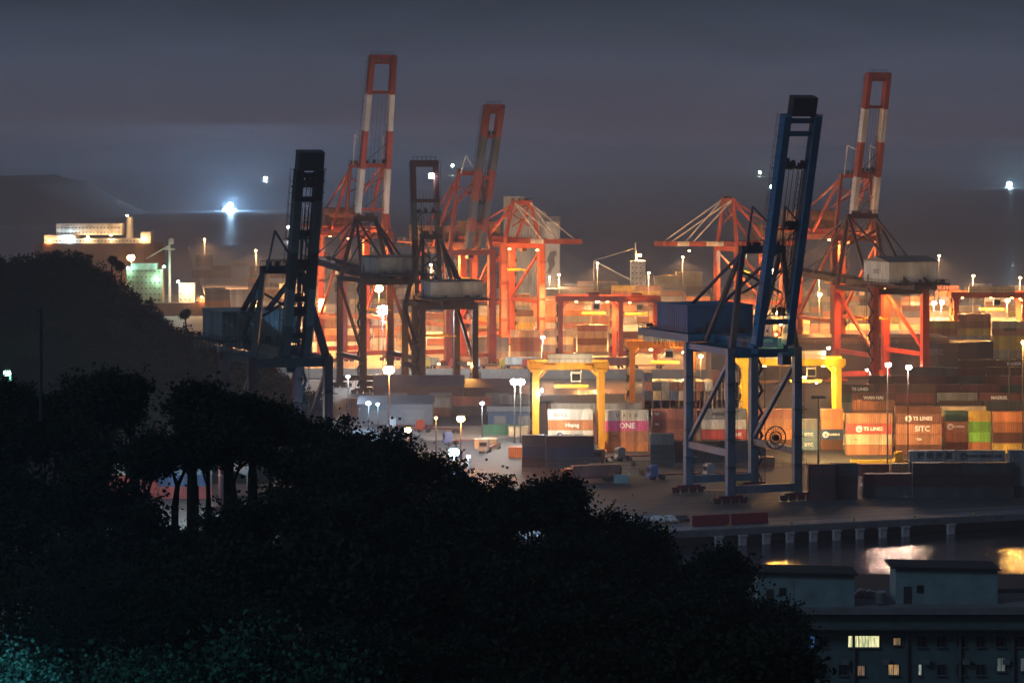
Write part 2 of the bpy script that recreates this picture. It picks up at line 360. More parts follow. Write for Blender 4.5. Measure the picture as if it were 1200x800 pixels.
# dim blocks behind, right
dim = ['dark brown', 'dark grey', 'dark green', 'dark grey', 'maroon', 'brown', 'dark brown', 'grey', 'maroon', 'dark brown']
blk = 0
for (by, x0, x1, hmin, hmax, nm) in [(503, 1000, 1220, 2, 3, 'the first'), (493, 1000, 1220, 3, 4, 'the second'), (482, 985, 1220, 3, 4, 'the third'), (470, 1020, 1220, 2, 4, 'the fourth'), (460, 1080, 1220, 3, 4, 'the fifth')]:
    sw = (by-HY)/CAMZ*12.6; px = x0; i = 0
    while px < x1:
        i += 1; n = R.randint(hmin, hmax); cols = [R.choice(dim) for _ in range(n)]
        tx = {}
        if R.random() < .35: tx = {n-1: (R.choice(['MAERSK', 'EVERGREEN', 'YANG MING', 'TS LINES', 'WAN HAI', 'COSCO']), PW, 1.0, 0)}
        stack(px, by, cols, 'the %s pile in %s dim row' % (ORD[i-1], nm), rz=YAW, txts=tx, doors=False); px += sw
# end-on bays beyond the middle yard
bays = [(755, 490, 13, 4, 0, 'the end-on bay'), (820, 490, 7, 3, 1, 'the right end-on bay')]
for (px, by, n, h, sd, nm) in bays:
    x, y, _ = G(px, by)
    for i in range(n):
        cols = [R.choice(['grey', 'maroon', 'navy', 'white', 'rust red', 'dark green', 'blue', 'brown', 'beige']) for _ in range(h+R.randint(0, 1))]
        for k, c in enumerate(cols):
            container(x+i*2.62+1.22, y+6.1, .02+k*(CH+.02), math.radians(90), c, 40, '%s container, %s in the %s column of %s' % (c, 'bottom' if k == 0 else TIER[k+1], ORD[i], nm), 'containers standing end-on behind the front rows', doors=(k > 1))
# glimpse through the branches: lit boxes on the quay at left
stack(128, 584, ['red', 'red', 'white'], 'the left stack glimpsed through the bare branches', rz=.05)
stack(186, 584, ['red', 'blue', 'pale blue'], 'the right stack glimpsed through the bare branches', rz=.05)
# far terminal piles
farc = ['beige', 'orange', 'orange-brown', 'white', 'rust red', 'grey', 'yellow', 'brown', 'beige', 'orange']
def far_row(x0, x1, by, hmin, hmax, nm, cols=farc, step=12.7):
    sw = (by-HY)/CAMZ*step; px = x0; i = 0
    while px < x1:
        i += 1; n = R.randint(hmin, hmax)
        FARB.append((px, by, [R.choice(cols) for _ in range(n)], i, nm)); px += sw
FARB = []
far_row(560, 640, 420, 3, 4, 'the row left of the red gantry', ['beige', 'orange', 'grey', 'orange-brown'])
far_row(1085, 1165, 427, 6, 7, 'the beige block above the dark hull', ['beige', 'beige', 'orange', 'yellow', 'orange-brown'])
far_row(240, 330, 372, 4, 5, 'the row beside the green lit ship', ['beige', 'grey', 'white', 'beige', 'orange-brown'])
for args in FARB:
    px, by, cols, i, nm = args
    stack(px, by, cols, 'the %s pile of %s' % (ORD[i-1], nm), doors=False, group='containers piled on the far terminal')
print('containers', NC[0]); print([o['label'] for o in bpy.data.objects if o.get('label') and len(o['label'].split()) > 16])
# the many more behind: one mass
def box_mass(rows, name, label_kind):
    per = {}
    for (x0, x1, by, hmin, hmax, cs) in rows:
        sw = (by-HY)/CAMZ*12.7; px = x0
        while px < x1:
            if R.random() < .9:
                for k in range(R.randint(hmin, hmax)):
                    c = R.choice(cs); x, y, _ = G(px, by)
                    b = per.setdefault(c, MB()); L = 12.19; z = .02+k*(CH+.02)
                    b.box((x+6.1, y, z+CH/2), (L-.3, 2.3, CH-.1)); b.box((x+6.1-L/2+.1, y, z+CH/2), (.2, 2.44, CH)); b.box((x+6.1+L/2-.1, y, z+CH/2), (.2, 2.44, CH))
                    b.box((x+6.1, y-1.17, z+CH-.1), (L-.4, .1, .12)); b.box((x+6.1, y-1.17, z+.1), (L-.4, .1, .12))
            px += sw
    big = MB(); ms = []
    for i, (c, b) in enumerate(per.items()):
        ms.append(cmat(c)); big.add(b.v, b.f, i)
    o = big.build(name, ms); stuff(o); return o
box_mass([(646, 800, 519, 3, 4, ['rust red', 'brown', 'white', 'grey']), (824, 930, 518, 3, 4, ['rust red', 'brown', 'orange', 'grey']), (994, 1230, 523, 3, 4, ['rust red', 'brown', 'orange', 'beige']), (640, 900, 412, 2, 4, farc), (560, 900, 392, 3, 5, farc), (880, 1240, 402, 3, 5, farc+['dark grey']), (560, 1240, 378, 3, 5, farc), (600, 1240, 366, 3, 5, farc+['grey']),
          (640, 1240, 356, 2, 4, ['beige', 'white', 'grey', 'rust red']), (300, 600, 356, 1, 4, ['beige', 'grey', 'dark grey', 'white', 'brown']), (240, 560, 342, 1, 4, ['dark grey', 'beige', 'dark grey', 'navy', 'brown']),
          (225, 500, 326, 1, 4, ['navy', 'dark grey', 'dark grey', 'maroon']), (230, 420, 312, 1, 3, ['dark grey', 'dark grey', 'navy', 'beige']), (300, 440, 400, 1, 3, farc), (430, 580, 404, 1, 3, farc), (330, 560, 388, 2, 4, farc)], 'container_mass', '')

# ------------------------------------------------------------------ ship-to-shore cranes
def flood(parent, loc, c, p, size=(.9, .5, .5), lamp=True, em=None, r=.35):
    e = emit('glow_%d_%d_%d_%d' % (c[0]*99, c[1]*99, c[2]*99, em or 60), c, em or 60)
    o = MB().box((0, 0, 0), size).box((0, 0, size[2]/2+.08), (size[0]+.2, size[1]+.2, .14), 1).build('floodlight', [e, mat('lamp_housing', (.1, .1, .1))], parent, loc=loc)
    if lamp:
        q = (loc[0], loc[1], loc[2]-size[2]/2-.45)
        if p >= 20000: light(q, c, p*1.1, parent, r, True); light((q[0], q[1], q[2]-.3), c, p*.22, parent, r)
        else: light(q, c, p, parent, r)
    return o
def paint(name, c): return mat(name, c, .55, 0, .6, .22, .35, 0, True)
def sts(label, pos, yaw, M, P):
    t = thing('ship_to_shore_crane', label, 'crane', pos, yaw, 'ship-to-shore gantry cranes of the port')
    g, Wd, zg = P.get('g', 23), P.get('W', 17), P['zg']; lw = P.get('lw', 2.0); zp = P.get('zp', 11.5); hx = Wd/2
    up, lo, ho, st = M['up'], M['lo'], M['house'], M.get('stripe', M['up'])
    for sx in (-1, 1):
        for y in (0, g):
            b = MB().beam((sx*hx, y, 1.9), (sx*hx, y, zp), lw, lw*.8); b.beam((sx*hx, y, zp), (sx*hx, y, zg-.01), lw*.95, lw*.75)
            b.box((sx*hx, y, zp), (lw+.3, lw*.8+.3, .5)); b.build('leg', lo, t)
            b = MB()
            for k in (-3, -1, 1, 3):
                b.box((sx*hx+k*1.1, y, .95), (1.9, .5, .9), 0)
                for kk in (-.45, .45): b.tube((sx*hx+k*1.1+kk, y-.3, .42), (sx*hx+k*1.1+kk, y+.3, .42), .40, n=10, mi=1)
            b.box((sx*hx, y, 1.6), (6, .8, .6)); b.build('bogie', [M.get('bogie', lo), mat('black_steel', (.03, .03, .03))], t)
    for y in (0, g):
        MB().beam((-hx+lw/2, y, 3.2), (hx-lw/2, y, 3.2), 1.4, 1.8).build('sill_beam', M.get('sill', lo), t)
        MB().beam((-hx+lw/2, y, zg-1.2), (hx-lw/2, y, zg-1.2), 1.3, 2.0).build('cross_beam', up, t)
    for sx in (-1, 1):
        MB().beam((sx*hx, lw*.4, zp), (sx*hx, g-lw*.4, zp), 1.2, 1.5).build('portal_beam', lo, t)
        MB().beam((sx*hx, .6, zg-3), (sx*hx, g-.6, zp+1.2), .9, .9).build('leg_brace', lo, t)
        MB().beam((sx*hx, lw*.4, zg-.8), (sx*hx, g-lw*.4, zg-.8), 1.0, 1.4).build('top_beam', up, t)
    back, sep = P.get('back', 28), P.get('sep', 7.5); zb = zg+1.05
    for sx in (-1, 1):
        MB().beam((sx*sep/2, -3.6, zb), (sx*sep/2, g+back, zb), 1.1, 2.1).build('girder', up, t)
    b = MB()
    for k in range(6): y = 2+k*(g+back-3)/5; b.beam((-sep/2+.55, y, zb+.4), (sep/2-.55, y, zb+.4), .6, .7)
    b.build('girder_tie', up, t)
    # boom
    L, th = P['L'], math.radians(P['ang']); H = Vector((0, -4.2, zb)); D = Vector((0, -math.cos(th), math.sin(th))); U = Vector((0, math.sin(th), math.cos(th)))
    s1 = P.get('sep1', sep); bands = P.get('bands', [(0, 1, 0)]); bw = P.get('bw', 1.25)
    for sx in (-1, 1):
        b = MB()
        for f0, f1, mi in bands:
            p = H+D*L*f0+Vector((sx*(sep+(s1-sep)*f0)/2, 0, 0)); q = H+D*L*f1+Vector((sx*(sep+(s1-sep)*f1)/2, 0, 0))
            b.beam(p, q, bw*1.0, bw*1.55, mi)
        b.build('boom_beam', [up, st], t)
    for f in P.get('ties', (.12, .5, .8, .985)):
        p = H+D*L*f; w = (sep+(s1-sep)*f)/2-bw/2
        MB().beam(p+Vector((-w, 0, 0)), p+Vector((w, 0, 0)), 1.4, 1.2).build('boom_tie', up, t)
    for f in P.get('gear', ()):          # sheave platforms on the boom
        p = H+D*L*f; b = MB(); w = sep/2
        b.beam(p+U*1.4+Vector((-w-.8, 0, 0)), p+U*1.4+Vector((w+.8, 0, 0)), 1.6, .3)
        for k in range(7): x = R.uniform(-w+.6, w-.6); b.beam(p+Vector((x, 0, 0))+U*.6, p+Vector((x+R.uniform(-.5, .5), 0, 0))+U*R.uniform(.9, 1.8)+D*R.uniform(.6, 2.2), R.uniform(.3, .9))
        for k in range(3): x = -w*.6+k*w*.6; b.tube(p+Vector((x-.25, 0, 0))+D*1.2+U, p+Vector((x+.25, 0, 0))+D*1.2+U, .8, n=10)
        b.build('sheave_platform', M.get('dark', mat('dark_steel', (.035, .035, .04))), t)
    for k in range(P.get('ropes', 4)):   # boom hoist ropes
        x = (-1.5+k)*sep*.14
        MB().beam(H+D*2+Vector((x, 0, 0))-U*.5, H+D*L*.8+Vector((x, 0, 0))-U*.5, .10).build('boom_rope', mat('dark_steel', (.035, .035, .04)), t)
    # catwalk with ladder hoops down one boom beam
    dk = M.get('dark', mat('dark_steel', (.035, .035, .04))); b = MB(); xo = sep/2-1.6
    for o_ in (0, -.9): b.beam(H+Vector((xo+o_, 0, 0))+U*.3, H+D*L*P.get('lad', .62)+Vector((xo+o_, 0, 0))+U*.3, .12)
    for k in range(int(L*P.get('lad', .62)/1.6)): q = H+D*(1.6*k+1)+Vector((xo, 0, 0))+U*.3; b.beam(q, q+Vector((-.9, 0, 0)), .1)
    for k in range(3): q = H+D*L*(.1+.14*k); b.beam(q+Vector((-sep/2+.6, 0, 0)), q+D*L*.14+Vector((sep/2-.6, 0, 0)), .22)
    stuff(b.build('boom_catwalk', dk, t))
    if P.get('cap'):
        q = H+D*(L+1.6); cb = MB(); cw, ch = P['cap']
        cb.beam(q-D*1.6, q+D*(ch-1.6), cw, 2.6); cb.build('boom_head', M.get('cap', dk), t)
    else:
        q = H+D*L; MB().beam(q+Vector((-s1/2-bw/2, 0, 0)), q+Vector((s1/2+bw/2, 0, 0)), 2.6, 2.0).build('boom_head', up, t)
        b = MB()
        for k in range(6): b.beam(q+Vector((-s1/2+k*s1/5, 0, .8)), q+Vector((-s1/2+k*s1/5, 0, 2.2)), .14)
        b.beam(q+Vector((-s1/2, 0, 2.1)), q+Vector((s1/2, 0, 2.1)), .12); stuff(b.build('boom_head_railing', dk, t))
    b = MB()                            # handrails along the boom and girders, ladders and plates on the legs
    for sx in (-1, 1):
        o_ = Vector((sx*.95*bw, 0, 0)); n = int(L/2.4)
        for k in range(n+1):
            f = k/n; p = H+D*L*f+Vector((sx*(sep+(s1-sep)*f)/2, 0, 0))+o_; b.beam(p-U*.2, p+U*1.3, .07); b.beam(p-o_*.5-U*.2, p-U*.2, .1)
        p0 = H+Vector((sx*sep/2, 0, 0))+o_; p1 = H+D*L+Vector((sx*s1/2, 0, 0))+o_
        for u_ in (.55, 1.3): b.beam(p0+U*u_, p1+U*u_, .06)
        n = int((g+back)/2.4)
        for k in range(n+1): y = (g+back)*k/n; b.beam((sx*(sep/2+1.3), y, zb+.6), (sx*(sep/2+1.3), y, zb+1.9), .07)
        for z_ in (1.25, 1.9): b.beam((sx*(sep/2+1.3), 0, zb+z_), (sx*(sep/2+1.3), g+back, zb+z_), .06)
    stuff(b.build('handrail', dk, t))
    b = MB()
    for sx, y in ((-1, 0), (1, 0), (-1, g)):
        x = sx*hx+.45*lw; yy = y-lw*.4-.35
        for a_ in (-.3, .3): b.beam((x+a_, yy, 2.5), (x+a_, yy, zg-1), .07)
        z = 3.
        while z < zg-1: b.beam((x-.3, yy, z), (x+.3, yy, z), .06); z += 1.1
        for k in range(1, 5): b.box((sx*hx, y-lw*.4-.5, zp*.2+k*(zg-4)/5), (lw+1.4, .9, .12))
    stuff(b.build('leg_ladder', dk, t))
    b = MB()
    for sx in (-1, 1):
        for y in (0, g):
            for z in (zp-1.6, zp+1.6, zg-3.4): b.box((sx*hx, y, z), (lw+.12, lw*.8+.12, .18))
            b.box((sx*hx+.2, y-lw*.4-.08, 5.4), (.8, .14, 1.3))
    stuff(b.build('joint_plate', lo, t))
    # mast
    zA, ya, aw = P['zA'], P.get('ya', .5), P.get('aw', sep*1.25); ax = aw/2
    for sx in (-1, 1):
        MB().beam((sx*hx*.95, 0, zg), (sx*ax, ya, zA), 1.3, 1.3, 0, 1.0, 1.0).build('mast_leg', M.get('mast', up), t)
        MB().beam((sx*hx*.8, g*.72, zg+1), (sx*ax, ya+1, zA-1), .9, .9).build('mast_strut', M.get('mast', up), t)
        MB().beam((sx*sep/2, g+back*.72, zg+2.2), (sx*ax*.9, ya+1, zA-.5), P.get('stay', .55)).build('backstay', M.get('mast', up), t)
        a_ = H+D*L*.52+Vector((sx*sep/2, 0, 0))+U*.8
        if P['ang'] < 30:
            a2 = H+D*L*.9+Vector((sx*sep/2, 0, 0))+U*.8
            MB().beam((sx*ax*.9, ya-1, zA-.3), a_, .42).build('forestay', M.get('stay', st), t); MB().beam((sx*ax*.9, ya-1, zA), a2, .42).build('forestay', M.get('stay', st), t)
        else:
            mid = (Vector((sx*ax*.9, ya-1, zA))+a_)/2+Vector((0, 3, 7))
            MB().beam((sx*ax*.9, ya-1, zA), mid, .35).build('forestay', M.get('stay', st), t); MB().beam(mid, a_, .35).build('forestay', M.get('stay', st), t)
    MB().beam((-ax-.6, ya, zA), (ax+.6, ya, zA), 1.9, 1.7).build('mast_head', M.get('mast', up), t)
    b = MB().beam((-ax, ya+.5, zA-5), (ax, ya+.5, zA-10), .5).beam((ax, ya+.5, zA-5), (-ax, ya+.5, zA-10), .5)
    b.build('mast_bracing', M.get('mast', up), t)
    b = MB()
    for k in range(8): x = -ax-.5+k*(2*ax+1)/7; b.beam((x, ya-1, zA+.9), (x, ya-1, zA+2.0), .1); b.beam((x, ya+1, zA+.9), (x, ya+1, zA+2.0), .1)
    for y in (-1, 1): b.beam((-ax-.5, ya+y, zA+2), (ax+.5, ya+y, zA+2), .1)
    for k in range(4): x = R.uniform(-ax, ax); b.box((x, ya, zA+1.3), (.9, .9, 1.0))
    stuff(b.build('mast_head_railing', dk, t))
    # machinery house and platform
    y0, y1, hw, hh = P.get('house', (g+.5, g+18, Wd, 7)); zh = zg+2.2
    MB().box((0, (y0+y1)/2+P.get('pfo', 2), zg+2.0-P.get('pth', .5)/2), (max(hw, Wd)+1.6, (y1-y0)+P.get('pfl', 8), P.get('pth', .5))).build('platform', up, t)
    b = MB(); yc = (y0+y1)/2; b.box((0, yc, zh+hh/2), (hw, y1-y0, hh))
    b.build('machinery_house', ho, t)
    hs = MB(); n = int((y1-y0)/1.2)
    for k in range(n+1):
        y = y0+.1+k*(y1-y0-.2)/n
        for sx in (-1, 1): hs.box((sx*(hw/2+.05), y, zh+hh/2), (.1, .12, hh-.2))
    n = int(hw/1.2)
    for k in range(n+1):
        x = -hw/2+.1+k*(hw-.2)/n
        for y in (y0-.05, y1+.05): hs.box((x, y, zh+hh/2), (.12, .1, hh-.2))
    stuff(hs.build('wall_rib', ho, t))
    if P.get('gable'):
        b = MB().add([(-hw/2-.3, y0-.3, zh+hh), (hw/2+.3, y0-.3, zh+hh), (hw/2+.3, y1+.3, zh+hh), (-hw/2-.3, y1+.3, zh+hh), (-hw/2-.3, yc, zh+hh+1.8), (hw/2+.3, yc, zh+hh+1.8)], [(0, 1, 5, 4), (2, 3, 4, 5), (0, 4, 3), (1, 2, 5), (3, 2, 1, 0)])
    else: b = MB().box((0, yc, zh+hh+.15), (hw+.5, y1-y0+.5, .3))
    b.build('house_roof', M.get('roof', ho), t)
    MB().box((hw/2+.14, y0+3, zh+1.2), (.1, 1.1, 2.2)).build('house_door', dk, t); MB().box((-hw*.2, y0-.14, zh+1.2), (1.1, .1, 2.2)).build('house_door', dk, t)
    rb = MB(); X0 = max(hw, Wd)/2+.7; Y0 = yc+P.get('pfo', 2)-((y1-y0)+P.get('pfl', 8))/2+.1; Y1 = yc+P.get('pfo', 2)+((y1-y0)+P.get('pfl', 8))/2-.1
    for z in (2.6, 3.2):
        for a_, c_ in (((-X0, Y0), (X0, Y0)), ((X0, Y0), (X0, Y1)), ((X0, Y1), (-X0, Y1)), ((-X0, Y1), (-X0, Y0))): rb.beam((*a_, zg+z), (*c_, zg+z), .09)
    for k in range(12):
        f = k/11
        for sx in (-1, 1): rb.beam((sx*X0, Y0+(Y1-Y0)*f, zg+2), (sx*X0, Y0+(Y1-Y0)*f, zg+3.2), .09); rb.beam((X0*(2*f-1), Y0 if sx < 0 else Y1, zg+2), (X0*(2*f-1), Y0 if sx < 0 else Y1, zg+3.2), .09)
    for k in range(9):
        x = R.uniform(-X0+1, X0-1); y = R.choice((Y0+.8, Y1-1)); rb.box((x, y, zg+2.6), (R.uniform(.5, 1.4), .8, R.uniform(.8, 1.8)))
    stuff(rb.build('platform_railing', dk, t))
    # festoon cable loops under the back reach and a walkway fringe
    fb = MB(); nl = P.get('loops', 18)
    for k in range(nl):
        y = g*.3+(g*.7+back-1)*k/nl; d = 1.7
        for sx in (-1, 1):
            x = sx*(sep/2+1.3); fb.beam((x, y, zg-.1), (x, y+d*.2, zg-2.0), .12); fb.beam((x, y+d*.2, zg-2.0), (x, y+d*.6, zg-2.0), .12); fb.beam((x, y+d*.6, zg-2.0), (x, y+d*.8, zg-.1), .12)
    for k in range(nl):
        x = -X0+.3+(2*X0-.6)*k/nl; h_ = R.uniform(1.2, 2.6)
        for yy in (Y1-.2, Y0+.4): fb.beam((x, yy, zg+1.5), (x, yy, zg+1.5-h_), .16)
    for yy in (Y1-.2, Y0+.4): fb.beam((-X0, yy, zg-.2), (X0, yy, zg-.2), .12)
    stuff(fb.build('festoon_cable', dk, t))
    # trolley, cab, spreader ropes
    ty = P.get('trolley', 8)
    MB().box((0, ty, zb-1.6), (sep-.6, 5, 1.1)).build('trolley', M.get('trolley', up), t)
    c = MB().box((sep/2-1.2, ty-3.8, zb-3.4), (2.2, 2.6, 2.6), 0).box((sep/2-1.2, ty-5.12, zb-3.5), (1.9, .06, 1.7), 1).build('cab', [ho, mat('dark_glass', (.02, .025, .03), .1)], t)
    if P.get('spreader', True):
        zs = P.get('zs', zg-12); b = MB()
        for sx in (-1, 1):
            for sy in (-1, 1): b.beam((sx*2.4, ty+sy*.8, zb-2.2), (sx*2.4, ty+sy*.8, zs+.9), .09)
        b.build('hoist_rope', dk, t); MB().box((0, ty, zs+.5), (7, 2.2, .8)).box((-5, ty, zs+.2), (3, .5, .4)).box((5, ty, zs+.2), (3, .5, .4)).build('spreader', mat('spreader_yellow', (.6, .35, .03)), t)
    # stairs up one leg
    b = MB(); x = hx+1.5; z = 2.2; k = 0
    while z < zg-1.5:
        ya_, yb_ = (g-1.6, g+1.6) if k % 2 == 0 else (g+1.6, g-1.6)
        b.beam((x, ya_, z), (x, yb_, z+2.6), .7, .12); b.beam((x+.3, ya_, z+1), (x+.3, yb_, z+3.6), .08); b.box((x, yb_, z+2.65), (1.4, .9, .08)); z += 2.7; k += 1
    for yy in (g-1.9, g+1.9): b.beam((x+.6, yy, 1.5), (x+.6, yy, zg-1), .12)
    stuff(b.build('stairs', dk, t))
    if P.get('reel'):
        rx, ry, rz_, rr = P['reel']; b = MB()
        for k in range(20):
            a0, a1 = 2*math.pi*k/20, 2*math.pi*(k+1)/20
            for r_ in (rr, rr*.55): b.beam((rx+r_*math.cos(a0), ry, rz_+r_*math.sin(a0)), (rx+r_*math.cos(a1), ry, rz_+r_*math.sin(a1)), .25)
            b.beam((rx, ry, rz_), (rx+rr*math.cos(a0), ry, rz_+rr*math.sin(a0)), .1)
        b.tube((rx, ry-.7, rz_), (rx, ry+.7, rz_), .7, n=10); b.build('cable_reel', mat('reel_black', (.015, .015, .02)), t)
    for (x, y, z, c, p, *rest) in P.get('lamps', []):
        flood(t, (x, y, z), c, p, *(rest or []))
    if P.get('logo'):
        s_, h_, m_, lx = P['logo']
        if P.get('logo_near'): lettering(s_, h_, t, (lx, y0-.18, zh+hh*.55), 0, m_)   # on the end face
        else: o = lettering(s_, h_, t, (hw/2+.18, yc, zh+hh*.5), math.radians(90), m_)
    return t
def onq(px, by): x, y, _ = G(px, by); return (x, y, .01)

P_BLUE = paint('crane_blue', (.006, .125, .235)); P_BLUG = paint('crane_blue_grey', (.13, .17, .22)); P_BLUH = paint('house_blue', (.006, .10, .24))
P_RED = paint('crane_red', (.38, .066, .038)); P_WHT = paint('crane_white', (.80, .76, .68)); P_DRED = paint('crane_dark_red', (.10, .028, .028)); P_DK = paint('crane_soot', (.020, .018, .022))
P_HW = paint('house_pale', (.46, .46, .42)); P_DGR = paint('crane_grey', (.10, .11, .11)); P_BRN = paint('house_brown', (.20, .12, .09)); P_REDL = paint('leg_red', (.55, .07, .035))
P_MARO = paint('crane_maroon', (.04, .014, .016))
BX, BY = 57.9, 654.0
sts('blue ship-to-shore crane with raised boom and black boom head by the near quay', (BX, BY, .01), AL,
    dict(up=P_BLUE, lo=P_BLUG, house=P_BLUH, mast=mat('blue_black', (.02, .035, .055)), cap=mat('head_black', (.022, .014, .018)), sill=P_BLUG, bogie=paint('bogie_maroon', (.16, .02, .03)), stay=mat('dark_steel2', (.04, .045, .05))),
    dict(zg=35.5, g=23, W=17, L=54.2, ang=74, sep=7.6, zA=58, aw=10, cap=(5.9, 4.3), pth=1.8, back=30, house=(23.5, 41, 17, 6.2), ties=(.1, .92, .975), gear=(.12, .765, .5), bw=1.7, lad=.76, ya=.8,
         reel=(4.0, 2.0, 14.5, 2.6), trolley=-1.5, zs=28, spreader=False, bands=[(0, 1, 0)], pfl=12, pfo=4,
         lamps=[(2.0, -3.0, 43.5, WARM, 500, (.7, .4, .5)), (2.9, -3.0, 41.0, WARM, 400, (.6, .4, .5)), (2.0, -2.4, 38.6, AMBER, 300, (.4, .3, .3))]))
tv = quay(-96.3+14, 0)
sts('dark crane with nearly upright lattice boom and pale house left of the red striped booms', (50-TX*96.3-TX*8.5, 651-TY*96.3-TY*8.5, .01), AL,
    dict(up=P_DK, lo=paint('leg_dark_red', (.07, .014, .016)), house=paint('house_dull', (.22, .23, .23)), stripe=P_DGR, mast=P_DK, stay=P_DK),
    dict(zg=36.2, g=23, W=17, L=40.6, ang=76, sep=4.6, sep1=4.4, zA=54.8, aw=8.4, back=26, house=(24, 41, 17, 6.2), bands=[(0, .16, 0), (.16, .36, 1), (.36, .56, 0), (.56, .84, 1), (.84, 1, 0)], cap=(5.6, 4.0), bw=1.65, lad=.97, ya=6, ties=(.1, .3, .5, .84, .97), gear=(.9, .62, .45, .2), stay=.9, spreader=False))
dx, dy, _ = G(505, 466)
sts('dark grey crane with square framed upright boom and pale machinery house in the centre', (dx, dy, .01), AL+math.pi-.10,
    dict(up=P_MARO, lo=P_MARO, house=P_HW, stripe=P_DGR, mast=P_DK, stay=P_DGR, roof=P_DK),
    dict(zg=32.5, g=24, W=17.5, L=44, ang=83, sep=7.8, zA=53, aw=6, back=16, house=(22, 35, 17, 5.0), bands=[(0, .30, 1), (.3, .42, 0), (.42, .70, 1), (.70, 1, 0)], ties=(.1, .715, .985), gear=(.62, .1), bw=1.5, lad=.7,
         lamps=[(-7, 23, 12.8, AMBER, 5000, (.6, .5, .5)), (3, 23, 12.8, AMBER, 5000, (.6, .5, .5)), (-2.0, -7.6, 73.0, WHITE, 1500, (1.5, 1.0, 1.4), True, 120)]))
dx, dy, _ = G(428, 453)
sts('maroon crane with pale gabled house whose girder spans behind the bright sodium lamps', (dx, dy, .01), AL+math.pi,
    dict(up=P_MARO, lo=P_MARO, house=P_HW, stripe=P_DGR, mast=P_MARO, roof=P_DGR),
    dict(zg=38.5, g=26, W=18.3, L=50, ang=3, sep=7.6, zA=58, aw=7, back=18, house=(22, 40, 17, 5.2), gable=False, lamps=[(-3, 10, 36.2, ORANGE, 15000)]))
dx, dy, _ = G(1009, 448)
sts('red crane with white logo house and low boom in front of the dark hull', (dx, dy, .01), AL+math.pi,
    dict(up=P_MARO, lo=P_REDL, house=paint('house_white', (.66, .66, .62)), stripe=P_DGR, mast=P_MARO, roof=P_DGR),
    dict(zg=34.5, g=28, W=19.5, L=50, ang=2, sep=7.6, zA=58.5, aw=11, back=18, house=(20, 38, 19, 7.0), gable=True, lw=2.6, logo=('SITC', 1.5, PN, 0), stay=.6,
         lamps=[(-7.6, 26, 6.5, (1, .6, .5), 7000, (.6, .5, .7), True, 90), (11.6, 26, 6.5, (1, .6, .5), 7000, (.6, .5, .7), True, 90), (2, 18, 33, ORANGE, 25000), (-6, 6, 33, ORANGE, 25000)]))
RS = [(0, .10, 0), (.10, .36, 1), (.36, .58, 0), (.58, .79, 1), (.79, 1, 0)]
REDM = dict(up=P_RED, lo=P_RED, house=P_BRN, stripe=P_WHT, mast=P_RED, stay=P_WHT)
dx, dy, _ = G(430, 423)
sts('tallest red crane with red and white striped raised boom left of centre', (dx, dy, .01), AL, REDM,
    dict(zg=50, g=30, W=19, L=68, ang=77, sep=11.5, sep1=8.6, zA=76, aw=13, back=26, house=(30, 48, 16, 6.5), bands=RS, bw=1.9, ties=(.12, .38, .8, .97), gear=(.38, .97), zp=16, lw=2.5, trolley=14, zs=30,
         lamps=[(-4, 12, 47.4, ORANGE, 60000), (4, 30, 47.4, ORANGE, 60000), (0, 48, 47.4, ORANGE, 40000), (7, -1, 15, ORANGE, 30000)]))
dx, dy, _ = G(1003, 424)
sts('red crane with red and white striped raised boom standing highest on the right', (dx, dy, .01), AL, REDM,
    dict(zg=49, g=30, W=19, L=62, ang=77, sep=9.0, sep1=8.0, zA=72, aw=12, back=26, house=(30, 48, 16, 6.5), bands=RS, bw=1.9, ties=(.12, .38, .8, .97), gear=(.38, .97), zp=16, lw=2.5, trolley=14, zs=30,
         lamps=[(-4, 12, 46.4, ORANGE, 60000), (4, 30, 46.4, ORANGE, 60000), (0, 48, 46.4, ORANGE, 40000)]))
dx, dy, _ = G(551, 427)
sts('dull red crane whose striped raised boom leans furthest right in the centre', (dx, dy, .01), AL+.06, dict(up=paint('crane_oxide', (.30, .06, .04)), lo=P_RED, house=P_BRN, stripe=P_DGR, mast=P_RED, stay=P_WHT),
    dict(zg=44, g=28, W=18, L=56, ang=71, sep=5.4, sep1=5.6, zA=73, aw=9, back=24, house=(28, 44, 14, 6), bands=[(0, .12, 1), (.12, .22, 0), (.22, .34, 1), (.34, .56, 0), (.56, .80, 1), (.8, 1, 0)], bw=2.1, ties=(.15, .5, .79, .97), gear=(.3, .79, .95), zp=15, lw=3.0,
         lamps=[(-4, 12, 41.4, ORANGE, 50000), (4, 28, 41.4, ORANGE, 50000)]))
dx, dy, _ = G(612, 404)
sts('orange lit crane with lowered boom and white stays beside the grain silo', (dx, dy, .01), AL+.1, REDM,
    dict(zg=43, g=28, W=18, L=40, ang=1, sep=7.5, zA=60, aw=8, back=34, house=(34, 50, 13, 6), zp=18, lw=2.8, bands=[(0, .3, 0), (.3, .6, 1), (.6, 1, 0)],
         lamps=[(-4, 4, 40.4, ORANGE, 25000), (4, 20, 40.4, ORANGE, 25000), (0, -14, 40.4, ORANGE, 40000), (0, 40, 40.4, AMBER, 30000)]))
dx, dy, _ = G(852, 392)
sts('red crane with lowered striped boom pointing left behind the blue crane', (dx, dy, .01), math.radians(-62), REDM,
    dict(zg=39.5, g=24, W=17, L=30, ang=1, sep=6.5, zA=60, aw=9, back=14, house=(16, 30, 9, 7), zp=14, lw=2.6, bands=[(0, .3, 1), (.3, .6, 0), (.6, .8, 1), (.8, 1, 0)],
         lamps=[(-3, -18, 37.6, ORANGE, 30000), (3, 6, 37.6, AMBER, 50000), (0, 18, 37.6, AMBER, 40000), (4, 6, 36, GREEN, 8000, (.8, .8, .8), True, 80)]))
print('cranes done')

